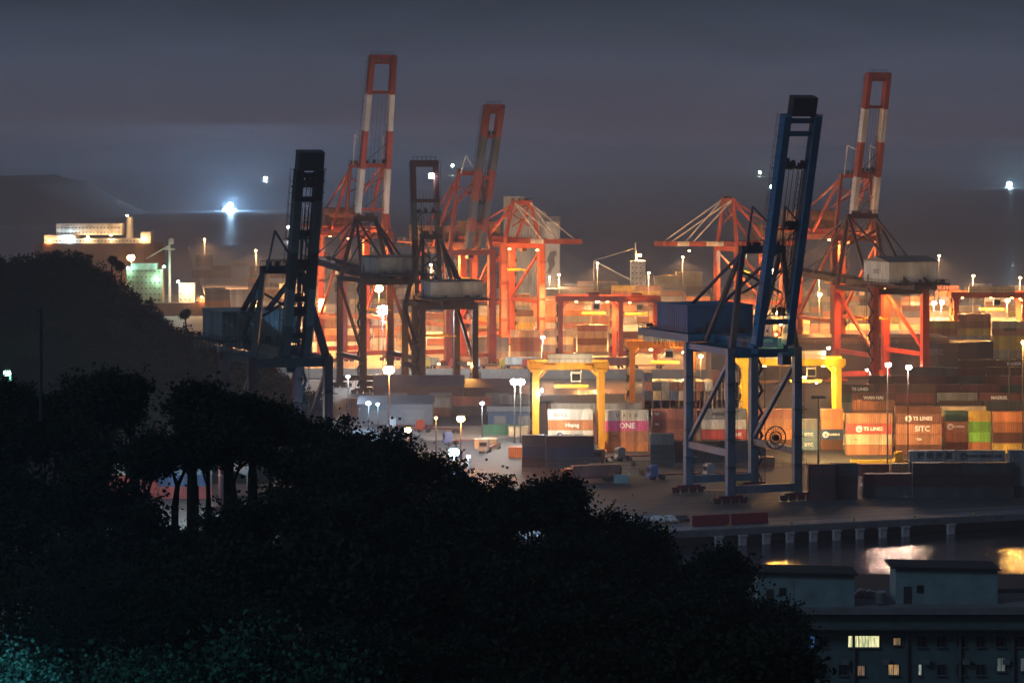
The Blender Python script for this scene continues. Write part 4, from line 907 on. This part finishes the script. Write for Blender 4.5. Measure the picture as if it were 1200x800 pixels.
def car(label, x, y, rz, c):
    t = thing('parked_car', label, 'car', (x, y, .01), rz, 'cars parked by the near quay')
    b = MB(); sec = [(-2.2, .75), (-2.15, .9), (-1.3, 1.0), (-.6, 1.42), (.9, 1.45), (1.6, 1.05), (2.2, .95), (2.25, .4), (-2.25, .4)]
    vs = [(x_, -.85, z) for x_, z in sec]+[(x_, .85, z) for x_, z in sec]; n = len(sec)
    b.add(vs, [tuple(range(n)), tuple(range(n, 2*n))[::-1]]+[(k, n+k, n+(k+1) % n, (k+1) % n) for k in range(n)]); b.build('body', mat('car_'+c, dict(white=(.6, .6, .6), grey=(.2, .2, .22), dark=(.04, .04, .05))[c], .3), t)
    MB().box((.1, 0, 1.22), (1.7, 1.74, .28)).build('window', mat('dark_glass', (.02, .025, .03), .1), t)
    wm = MB().tube((0, -.12, 0), (0, .12, 0), .32, n=10).mesh('wheel', mat('tyre', (.02, .02, .02)))
    for xx in (-1.35, 1.35):
        for yy in (-.8, .8): ob('wheel', wm, t, (xx, yy, .33))
for i in range(9):
    x, y = quay(-24+i*2.9, 14); car('%s car, %s from the left in the line behind the quay road' % (['white', 'grey', 'white', 'dark', 'white', 'grey', 'white', 'white', 'dark'][i], ORD[i]), x, y, AL+math.pi/2, ['white', 'grey', 'white', 'dark', 'white', 'grey', 'white', 'white', 'dark'][i])
for i in range(2):
    x, y = quay(2+i*9.3, 5.4); t = tag(MB().box((0, 0, 1.2), (8.8, .5, 2.4)).box((0, -.3, .3), (8.8, .2, .4)).build('red_hoarding', mat('hoarding_red', (.30, .03, .035), .7), None, loc=(x, y, .01)), ['left red hoarding at the quay edge below the blue crane', 'right red hoarding at the quay edge below the blue crane'][i], 'hoarding'); t.rotation_euler = (0, 0, AL)
# orange striped barriers under the brown stack
bm2 = MB().box((0, 0, .5), (1.6, .5, 1.0)).mesh('barrier', mat('barrier_yellow', (.65, .42, .05)))
for i in range(12):
    x, y, _ = G(1000+i*7, 543); tag(ob('road_barrier', bm2, None, (x, y, .006)), 'yellow block barrier below the lit orange boxes, %s from the left' % ORD[i], 'barrier', 'yellow barriers along the yard road')
# bright painted road sheets
def sheet(name, pts, m, z=.004):
    tag(MB().add([(p[0], p[1], z) for p in pts], [tuple(range(len(pts)))]).build(name, m), kind='structure')
sheet('pale_yard_road', [G(500, 516), G(612, 512), G(612, 498), G(470, 500)], mat('pale_road', (.30, .27, .23), .8, scale=.2))
sheet('quay_road', [quay(-60, 9), quay(200, 9), quay(200, 12.5), quay(-60, 12.5)], mat('quay_road', (.11, .11, .12), .8, scale=.2))

def strip(name, t0, t1, b0, b1, m, z=.010): sheet(name, [quay(t0, b0), quay(t1, b0), quay(t1, b1), quay(t0, b1)], m, z)
RAIL = mat('rail_steel', (.20, .18, .17), .35, .9, .3); LINE = mat('lane_paint', (.6, .58, .5), .7, 0, .6, .8); YL = mat('lane_yellow', (.5, .34, .05), .7, 0, .6, .8)
for b0 in (16.2, 39.2): strip('crane_rail', -150, 260, b0, b0+.18, RAIL, .03)
for b0 in (8.6, 12.9): strip('lane_marking', -150, 260, b0, b0+.18, YL)
for k in range(40): strip('lane_marking', -120+k*9, -116+k*9, 46.5, 46.7, LINE); strip('lane_marking', -120+k*9, -116+k*9, 27.5, 27.65, LINE)
# ------------------------------------------------------------------ near building
def curtain(m, c, e):
    t = m.node_tree; b = t.nodes['Principled BSDF']; g = t.nodes.new('ShaderNodeTexCoord'); mp_ = t.nodes.new('ShaderNodeMapping'); mp_.inputs['Scale'].default_value = (3.2, 1, .35)
    n = t.nodes.new('ShaderNodeTexNoise'); n.inputs['Scale'].default_value = 1.6; n.inputs['Detail'].default_value = 3
    r = t.nodes.new('ShaderNodeValToRGB'); r.color_ramp.elements[0].position = .4; r.color_ramp.elements[1].position = .62
    r.color_ramp.elements[0].color = (c[0]*.30, c[1]*.38, c[2]*.35, 1); r.color_ramp.elements[1].color = (*c, 1)
    t.links.new(g.outputs['Object'], mp_.inputs[0]); t.links.new(mp_.outputs[0], n.inputs['Vector']); t.links.new(n.outputs[0], r.inputs[0]); t.links.new(r.outputs[0], b.inputs['Emission Color'])
    return m
def building():
    D = 333.0; s_ = F/D
    x0 = (884-600)/s_; x1 = (1262-600)/s_; zr = CAMZ-(714-HY)/s_
    t = thing('apartment_block', 'dark apartment block with two rooftop stair houses and few lit windows', 'building', (x0, D, 0), 0)
    wd = x1-x0; dp = 13
    wall = mat('wall_teal_grey', (.08, .13, .14), .85, dirt=.4, scale=.5); roofm = mat('roof_felt', (.16, .165, .18), .9, dirt=.4, scale=.4)
    dk = mat('dark_glass', (.02, .025, .03), .1)
    MB().box((wd/2, dp/2, zr/2-.2), (wd, dp, zr-.4)).build('wall', wall, t)
    MB().box((wd/2, dp/2-.4, zr-.18), (wd+1.6, dp+1.6, .36)).build('roof', roofm, t)
    MB().box((wd/2, -1.3, zr-1.9), (wd+.8, 1.6, .12)).build('canopy', mat('canopy_grey', (.06, .08, .09), .8), t)
    pr = MB()
    for a, c in (((-.6, -1.0), (wd+.6, -1.0)), ((-.6, dp+.2), (wd+.6, dp+.2))): pr.beam((*a, zr+.25), (*c, zr+.25), .2, .45)
    pr.build('parapet', roofm, t)
    # windows
    lit = {('a', 0): None}
    cols_ = {}
    wl = [(905, 9, 750, 6, (.20, .5, .5), .2), (950, 8, 751, 13, (.08, .25, .8), .45), (1012, 36, 751, 13, (.95, .85, .45), 1.3), (1051, 8, 751, 8, (1, .6, .3), .3),
          (1009, 8, 785, 11, (1, .5, .25), .25), (1047, 12, 784, 12, (1, .55, .22), .5), (1078, 3, 784, 12, (.9, .9, .8), .8), (1173, 9, 778, 15, (.7, .8, .75), .14), (1199, 6, 778, 15, (.7, .8, .75), .14)]
    used = [w[0]-884 for w in wl]
    for zpy in (751, 784, 817, 850):
        px = 896
        while px < 1255:
            if all(abs(px-w[0]) > w[1]/2+9 or abs(zpy-w[2]) > 8 for w in wl): wl.append((px, 10, zpy, 12, None, 0))
            px += 23
    for i, (px, w, py, h, c, e) in enumerate(wl):
        X = (px-600)/s_-x0; Z = CAMZ-(py-HY)/s_; ww, hh = w/s_, h/s_
        f = MB()
        for a in (-1, 1): f.box((X+a*(ww/2+.04), -.06, Z), (.08, .12, hh+.16)); f.box((X, -.06, Z+a*(hh/2+.04)), (ww, .12, .08))
        for k in range(1, max(2, int(ww/.9))): f.box((X-ww/2+ww*k/max(2, int(ww/.9)), -.05, Z), (.05, .08, hh))
        f.box((X, -.14, Z-hh/2-.12), (ww+.3, .3, .07))
        o = f.build('window', mat('window_frame', (.10, .11, .12), .5), t)
        MB().box((X, -.012, Z), (ww, .02, hh)).build('pane', dk if c is None else curtain(emit('lit_pane_%d' % i, c, e), c, e), o)
    for k in range(16):
        X = 1.2+k*2.35; b = MB().box((X, -.55, zr-6.0-(k % 2)*3.3), (.8, .4, .6)).build('air_conditioner', mat('ac_grey', (.14, .16, .16), .6), t)
    for X in (5.4, 11.6, 17.8, 24, 30.2): MB().box((X, -.2, zr/2-1), (.3, .4, zr-3.5)).build('downpipe', mat('pipe', (.08, .10, .11)), t)
    for (a, c, ty, by_, dd) in ((890, 1004, 657, 697, 1.5), (1055, 1176, 648, 691, 3.5)):
        X0 = (a-600)/s_-x0; X1 = (c-600)/s_-x0; h = (by_-ty)/s_
        MB().box(((X0+X1)/2, dd+3.2, zr+h/2), (X1-X0, 5.2, h)).build('stair_house', mat('stair_wall', (.17, .25, .27), .85, dirt=.35, scale=.5), t)
        r_ = MB().add([(X0-.6, dd, zr+h+.02), (X1+.3, dd, zr+h-.25), (X1+.3, dd+6.4, zr+h-.25), (X0-.6, dd+6.4, zr+h+.02), (X0-.6, dd, zr+h+.25), (X1+.3, dd, zr+h), (X1+.3, dd+6.4, zr+h), (X0-.6, dd+6.4, zr+h+.25)], [(3, 2, 1, 0), (4, 5, 6, 7), (0, 1, 5, 4), (1, 2, 6, 5), (2, 3, 7, 6), (3, 0, 4, 7)])
        r_.build('stair_house_roof', mat('roof_black', (.02, .022, .026), .8), t)
        MB().box((X0+1.4, dd+.55, zr+1.1), (.9, .08, 2.0)).build('stair_house_door', mat('door_dark', (.03, .035, .04)), t)
        MB().box((X0+2.9, dd+.55, zr+1.8), (.8, .08, .9)).build('stair_house_window', dk, t)
    b = MB()
    for k in range(14): X = 11.9+k*.35; b.box((X, 9.5+R.uniform(-.3, .3), zr+.3+R.uniform(0, .3)), (.25, .9, R.uniform(.3, .9)))
    b.build('roof_rack', mat('galvanised', (.4, .4, .42), .4, .8, .2), t)
    for X, Y, h in ((18.2, 8, 2.6), (4.7, .5, 3.4), (33, 7, 2.2)):
        b = MB().tube((X, Y, zr), (X, Y, zr+h), .04, n=5)
        for k in range(4): b.beam((X-.5, Y, zr+h-.2-k*.25), (X+.5, Y, zr+h-.2-k*.25), .03)
        b.build('aerial', mat('dark_steel', (.035, .035, .04)), t)
    for X, Y in ((15.2, 3.5), (34, 9)): MB().tube((X, Y, zr+.3), (X, Y, zr+1.5), .6, n=12).build('water_tank', mat('tank', (.2, .22, .23), .4, .5), t)
    # second block behind
    t2 = thing('low_building', 'brown flat roofed block behind the two stair houses', 'building', ((1000-600)/F*372, 372, 0), 0)
    z2 = CAMZ-(691-HY)*372/F
    MB().box((14, 6, z2/2), (28, 12, z2)).build('wall', mat('wall_brown', (.07, .055, .045), .9), t2)
    MB().box((14, 6, z2+.15), (28.6, 12.6, .3)).build('roof', mat('roof_brown', (.10, .075, .055), .9), t2)
    for k in range(9): MB().box((2+k*3, -.05, z2-2), (1.4, .08, 1.2)).build('window', dk, t2)
building()

# ------------------------------------------------------------------ terrain and trees
from mathutils import noise
def sil(px):
    P = [(-60, 440), (0, 438), (50, 428), (120, 420), (200, 432), (260, 446), (300, 448), (350, 462), (400, 470), (440, 484), (490, 505), (540, 540), (600, 540), (640, 548), (700, 575), (760, 598), (820, 622), (865, 655), (885, 690), (905, 740), (950, 800), (1010, 870), (1100, 980), (1300, 1100)]
    for (a, b), (c, d) in zip(P, P[1:]):
        if a <= px <= c: return b+(d-b)*(px-a)/(c-a)
    return 900
# hillside under the trees
def hill_z(X, Y):
    pts = [(0, 77), (40, 69), (80, 58), (120, 52), (200, 46), (260, 38), (330, 14), (400, 2), (470, 2)]
    for (a, b), (c, d) in zip(pts, pts[1:]):
        if a <= Y <= c: z = b+(d-b)*(Y-a)/(c-a); break
    else: z = 2
    px = 600+F*X/max(Y, 30)
    if Y > 30:
        lim = CAMZ-(sil(min(max(px, -60), 1290))+175-HY)*Y/F
        z = min(z, lim)
    z = min(z, 77) + noise.noise(Vector((X*.05, Y*.05, 0)))*1.2
    if Y > 300 and X > 20: z = min(z, 2)
    return max(z, 1.2)
b = MB(); NX, NY = 70, 60; xs = [-150+300*i/NX for i in range(NX+1)]; ys = [-30+480*j/NY for j in range(NY+1)]
b.add([(x, y, hill_z(x, y) if y > 0 else 75) for y in ys for x in xs], [(j*(NX+1)+i, j*(NX+1)+i+1, (j+1)*(NX+1)+i+1, (j+1)*(NX+1)+i) for j in range(NY) for i in range(NX)])
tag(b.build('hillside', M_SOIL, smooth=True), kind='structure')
tag(MB().box((60, 425, -.4), (900, 50, 3.0)).build('near_shore', M_SOIL), kind='structure')
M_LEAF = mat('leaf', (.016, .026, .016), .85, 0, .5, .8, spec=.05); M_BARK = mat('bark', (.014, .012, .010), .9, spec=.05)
def leaf(b, c, r, sz):
    a = Vector((r.gauss(0, 1), r.gauss(0, 1), r.gauss(0, .7))).normalized(); u = a.cross(Vector((r.gauss(0, 1), r.gauss(0, 1), r.gauss(0, 1)))).normalized()
    o = len(b.v); L = sz*r.uniform(.7, 1.3); w = L*.42
    b.v += [tuple(c), tuple(c+a*L*.5+u*w), tuple(c+a*L), tuple(c+a*L*.5-u*w)]; b.f.append((o, o+1, o+2, o+3)); b.m.append(0)
def branch(b, tips, p, d, L, r, depth, rng, spread=.6):
    q = p+d*L; b.tube(p, q, r, r*.68, 5, caps=False)
    if depth == 0: tips.append(q); return
    n = rng.choice((2, 3)) if depth > 1 else rng.choice((2, 3, 4))
    for k in range(n):
        v = Vector((rng.gauss(0, 1), rng.gauss(0, 1), rng.gauss(0, .6))); nd = (d+v*spread*.62+Vector((0, 0, .12))).normalized()
        branch(b, tips, q, nd, L*rng.uniform(.62, .86), r*.66, depth-1, rng, spread)
    if depth < 3: tips.append(q)
def tree_mesh(seed, h, dens, spread, depth=5, lsz=.30, rad=.9, tf=.28, low=0.):
    rng = random.Random(seed); tr = MB(); tips = []; d = Vector((rng.gauss(0, .08), rng.gauss(0, .08), 1)).normalized()
    tr.tube((0, 0, -8), (0, 0, .05), h*.026, h*.022, 6)
    base = Vector((0, 0, 0)); branch(tr, tips, base, d, h*tf, h*.022, depth, rng, spread)
    zm = max(q.z for q in tips)
    cr = MB(); n = 0
    for tp in tips:
        if low and tp.z < zm*low and rng.random() > .12: continue
        cs = rng.choice((.45, .8, 1.1, 1.3))
        for k in range(dens):
            v = Vector((rng.gauss(0, 1), rng.gauss(0, 1), rng.gauss(0, .75)))*rad*cs*.5; leaf(cr, tp+v, rng, lsz*(.6+.5*cs))
    for k in range(26 if not low else 10):          # long leafy shoots that break the outline
        tp = rng.choice(tips); d2 = Vector((tp.x*.10+rng.gauss(0, .35), tp.y*.10+rng.gauss(0, .35), rng.uniform(.4, 1.0))).normalized(); ln = rng.uniform(.9, 2.3); q = tp+d2*ln
        tr.tube(tp, q, .03, .012, 4, caps=False)
        for i in range(int(ln*16)): leaf(cr, tp+d2*ln*rng.random()+Vector((rng.gauss(0, .13), rng.gauss(0, .13), rng.gauss(0, .13))), rng, lsz*.8)
    zt = max(v[2] for v in cr.v); wx = max(abs(v[0]) for v in cr.v)
    return tr.mesh('trunk', M_BARK), cr.mesh('crown', M_LEAF), zt, wx
TM = [tree_mesh(11, 11, 15, .80, 6, .30, 1.15), tree_mesh(12, 11, 15, .9, 6, .27, 1.1), tree_mesh(15, 10, 16, .95, 6, .33, 1.2), tree_mesh(18, 11, 14, .85, 6, .25, 1.0)]
TN = [tree_mesh(51, 10, 26, .85, 6, .17, 1.1), tree_mesh(53, 10, 26, .95, 6, .15, 1.1), tree_mesh(57, 9, 28, .8, 6, .18, 1.0)]
TO = [tree_mesh(21, 16, 14, .80, 7, .24, .9, .10, .5), tree_mesh(24, 16, 14, .78, 7, .24, .9, .09, .5), tree_mesh(29, 16, 12, .86, 7, .22, .9, .09, .55)]
TS = [tree_mesh(41, 12, 6, .80, 7, .26, 1.0, .13, 0.), tree_mesh(43, 12, 6, .75, 7, .26, 1.0, .12, 0.)]
TB = [tree_mesh(31, 7, 60, 1.0, 4, .26, .95), tree_mesh(33, 7, 64, 1.1, 4, .26, 1.0)]
print('tree dims', [(round(t[2], 1), round(t[3], 1), len(t[1].polygons)) for t in TM+TO+TB])
tree_list = []
def tree(px, top, D, kind, sc, rng, name='broadleaf_tree'):
    tr, cr, zt, wx = kind; X, Y, Z = At(px, top, D); base = Z-zt*sc
    t = thing(name, 'x', 'tree', (X, Y, base), rng.uniform(0, 6.28), 'dark trees on the near hillside'); t.scale = (sc, sc, sc)
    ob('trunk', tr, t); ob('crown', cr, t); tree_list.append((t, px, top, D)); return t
rg = random.Random(5)
def in_gap(px): return 138 < px < 282
for (D, off, step, scs, pool) in ((232, 2, 33, (.75, 1.05), TM), (205, 45, 40, (.8, 1.05), TM+TB), (175, 95, 44, (.8, 1.1), TM), (148, 150, 58, (.8, 1.1), TM+TB), (120, 215, 75, (.8, 1.05), TN), (92, 285, 95, (.75, 1.0), TN), (70, 360, 130, (.7, .9), TN)):
    px = -40+rg.uniform(0, 20)
    while px < 1000:
        top = sil(px)+off*(1 if px < 800 else .6)+rg.uniform(-8, 14)
        if top > 830: px += step; continue
        half = 4*F/D
        if D > 165 and in_gap(px):
            px += step; continue
        if D > 110 and 118 < px < 300 and top < 640: top = 616+rg.uniform(0, 22)
        if D > 165 and 285 <= px < 320: top += 10
        tree(px, top, D, rg.choice(pool), rg.uniform(*scs), rg)
        px += step*rg.uniform(.8, 1.2)
for px in range(140, 300, 22): tree(px, 606+rg.uniform(0, 14), 186+px*.01, TB[px % 2], .8, rg)
# open crowned trees over the gap
for (px, top, D, k, sc) in ((158, 424, 215, 0, 1.12), (226, 434, 205, 1, 1.2), (268, 446, 218, 2, 1.1), (118, 422, 225, 1, 1.1), (296, 450, 210, 0, 1.0)):
    tree(px, top, D, TO[k], sc, rg, 'open_branched_tree')
NS = len(tree_list)
for (px, top, D, k, sc) in ((172, 490, 192, 0, .85), (205, 480, 188, 1, .95), (244, 476, 196, 0, 1.0), (276, 480, 186, 1, .9), (146, 500, 184, 1, .8)): tree(px, top, D, TS[k], sc, rg, 'sparse_tree')
for (t, px, top, D), w in zip(tree_list[NS:], ('in front of the red boxes', 'in front of the blue box', 'beside the white glimpsed lamp', 'right of the white glimpsed lamp', 'left of the red boxes')): t['label'] = 'thin twiggy tree with few leaves, '+w
del tree_list[NS:]
rows = {}
for (t, px, top, D) in tree_list: rows.setdefault(186 if 180 < D < 190 else D, []).append((px, t))
rn = {186: 'the low row under the bare branched trees', 232: 'the hindmost tree row', 205: 'the second tree row from the harbour', 175: 'the third tree row from the harbour', 148: 'the middle tree row', 120: 'the tree row below the middle', 92: 'the lower tree row', 70: 'the lowest tree row'}
for D, l in rows.items():
    for i, (px, t) in enumerate(sorted(l, key=lambda a: a[0])):
        if t.name.startswith('open'): t['label'] = 'open crowned tree with fanning bare branches %s' % {158: 'above the red boxes', 226: 'right of the road glimpse', 268: 'under the pale crane house', 118: 'left of the gap', 296: 'right of the gap'}[px]
        else: t['label'] = 'dark bushy tree, %s in %s' % (['first', 'second', 'third', 'fourth', 'fifth', 'sixth', 'seventh', 'eighth', 'ninth', 'tenth', 'eleventh', 'twelfth', 'thirteenth', 'fourteenth', 'fifteenth', 'sixteenth', 'seventeenth', 'eighteenth', 'nineteenth', 'twentieth', 'twenty-first', 'twenty-second', 'twenty-third', 'twenty-fourth', 'twenty-fifth', 'twenty-sixth', 'twenty-seventh', 'twenty-eighth', 'twenty-ninth', 'thirtieth'][min(i, 29)], rn[D])
# teal lamps behind the lower left trees
lamp_post('teal glowing street lamp low behind the trees at the left edge', -22, 655, 5, (.10, .55, .85), 1600, .2, 60, D=88)
lamp_post('teal street lamp at the bottom left corner behind leaves', -24, 775, 5, (.10, .50, .90), 1100, .2, 60, D=86)
lamp_post('pale green lamp at the tree line on the left edge', 12, 436, 6, (.3, 1, .6), 2500, .22, 60, D=250)
# wooded hill at left
def hill2(px):
    P = [(-400, 300), (-120, 296), (0, 290), (45, 291), (62, 286), (98, 285), (125, 303), (150, 322), (178, 347), (208, 369), (232, 382), (290, 402), (350, 440)]
    for (a, b_), (c, d) in zip(P, P[1:]):
        if a <= px <= c: return b_+(d-b_)*(px-a)/(c-a)
    return 450
b = MB(); NX, NY = 110, 16
for j in range(NY+1):
    for i in range(NX+1):
        px = -400+760*i/NX; f = j/NY; dr = 800; Y = 690+200*f; X = (px-600)/F*dr
        zt = CAMZ-(hill2(px)+22-7-HY)*dr/F
        b.v.append((X, Y, max(.0, zt*math.sin(min(1, f*1.9)*math.pi/2)*(1 if f < .53 else max(0, 1-(f-.53)*2.1)))+noise.noise(Vector((X*.08, Y*.08, 3)))*1.0))
for j in range(NY):
    for i in range(NX): b.f.append((j*(NX+1)+i, j*(NX+1)+i+1, (j+1)*(NX+1)+i+1, (j+1)*(NX+1)+i)); b.m.append(0)
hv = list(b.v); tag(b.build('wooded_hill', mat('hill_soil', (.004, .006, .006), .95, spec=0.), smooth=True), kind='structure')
lf = MB(); rh = random.Random(9)
for v in hv:
    if v[2] < 1.5: continue
    px = 600+F*v[0]/v[1]
    if px < -60: continue
    for c_ in range(3):
        cc = Vector(v)+Vector((rh.uniform(-2.2, 2.2), rh.uniform(-7, 7), rh.uniform(-.5, 1.1))); rr = rh.uniform(1.0, 2.1)
        for k in range(46):
            d = Vector((rh.gauss(0, 1), rh.gauss(0, 1), rh.gauss(0, .8))).normalized()*rr*rh.uniform(.6, 1); leaf(lf, cc+d, rh, .62)
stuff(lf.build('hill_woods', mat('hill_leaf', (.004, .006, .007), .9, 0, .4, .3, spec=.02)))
for i, (px, top) in enumerate(((131, 298), (142, 304), (218, 360))):
    tr, cr, zt, wx = TO[1]; X, Y, Z = At(px, top, 780); sc = .7
    t = thing('hill_tree', ['small spreading tree on the crest of the wooded hill', 'spreading tree right of the crest tree on the wooded hill', 'small tree low on the right slope of the wooded hill'][i], 'tree', (X, Y, Z-zt*sc), i*2.); t.scale = (sc,)*3
    ob('trunk', tr, t); ob('crown', cr, t)
# far headland
b = MB(); NX, NY = 60, 10
for j in range(NY+1):
    for i in range(NX+1):
        px = -700+820*i/NX; f = j/NY; D = 3600
        py = 215-5*math.sin((px+200)*.006)*(px < -10) if px < 0 else 215+.12*px+(0 if px < 20 else (px-20)*.40)
        zt = max(0, CAMZ-(py+noise.noise(Vector((px*.05, 0, 0)))*2.5-HY)*D/F+4)
        b.v.append(((px-600)/F*D, D-150+700*f, WL-1+(zt+3)*math.sin(min(1., f*3)*math.pi/2)))
for j in range(NY):
    for i in range(NX): b.f.append((j*(NX+1)+i, j*(NX+1)+i+1, (j+1)*(NX+1)+i+1, (j+1)*(NX+1)+i)); b.m.append(0)
tag(b.build('headland', mat('headland_wood', (.05, .042, .036), .95, scale=.02), smooth=True), kind='structure')

# ------------------------------------------------------------------ fishing boats with dazzling lamps out at sea
def boat(label, px, py, c, p, r, em, Y=None):
    Y = Y or F*(CAMZ-WL)/(py-HY+6)*1.0; X = (px-600)/F*Y
    t = thing('fishing_boat', label, 'boat', (X, Y, WL), .3, 'fishing boats with lamps out at sea')
    MB().prism([(-12, -3), (8, -3), (13, 0), (8, 3), (-12, 3)], .2, 3).build('hull', mat('boat_hull', (.05, .06, .08)), t); MB().box((-6, 0, 4.8), (6, 4.6, 3.6)).build('wheelhouse', mat('boat_hull', (.05, .06, .08)), t)
    MB().tube((2, 0, 3), (2, 0, 12), .2, n=6).tube((-9, 0, 3), (-9, 0, 12), .2, n=6).beam((-9, 0, 9), (9, 0, 9), .2).build('mast', mat('boat_hull', (.05, .06, .08)), t)
    z = CAMZ-(py-HY)*Y/F-WL
    e = emit('glow_%d_%d_%d_%d' % (c[0]*99, c[1]*99, c[2]*99, em), c, em)
    MB().sphere((0, -3.6, z), r, 12, 8).build('lamp_cluster', e, t); light((0, -3.6-r-1, z), c, p, t, 1.5)
boat('fishing boat with the most dazzling blue white lamps, over its own reflection', 269, 241, (.36, .66, 1.0), 3.2e6, 4.6, 400, 4400)
boat('fishing boat with white lamps right above the most dazzling one', 311, 209, (.75, .85, 1.0), 6e5, 6.0, 150, 9500)
boat('fishing boat with bluish lamps near the right edge of the sea', 1182, 216, (.50, .85, 1.0), 1.6e6, 6.5, 250, 7600)
boat('fishing boat with pale green lamps behind the centre cranes', 530, 194, (.7, 1.0, .8), 8e5, 7, 150, 13000)
boat('fishing boat with pale yellow lamps left of the blue boom', 890, 202, (.85, 1.0, .75), 4e5, 6, 100, 12000)
boat('fishing boat with cyan lamps touching the blue boom', 904, 219, (.6, .95, 1.0), 1e5, 5, 80, 7400)

# ------------------------------------------------------------------ haze
hz = bpy.data.materials.new('haze'); hz.use_nodes = True; t = hz.node_tree; t.nodes.clear()
o = t.nodes.new('ShaderNodeOutputMaterial'); pv = t.nodes.new('ShaderNodeVolumePrincipled')
pv.inputs['Color'].default_value = (.84, .88, 1.0, 1); pv.inputs['Density'].default_value = .00015; pv.inputs['Anisotropy'].default_value = .2
t.links.new(pv.outputs[0], o.inputs['Volume'])
stuff(MB().box((0, 11950, 62.0), (29000, 24300, 133.5)).build('haze', hz))
print('done; objects', len(bpy.data.objects))
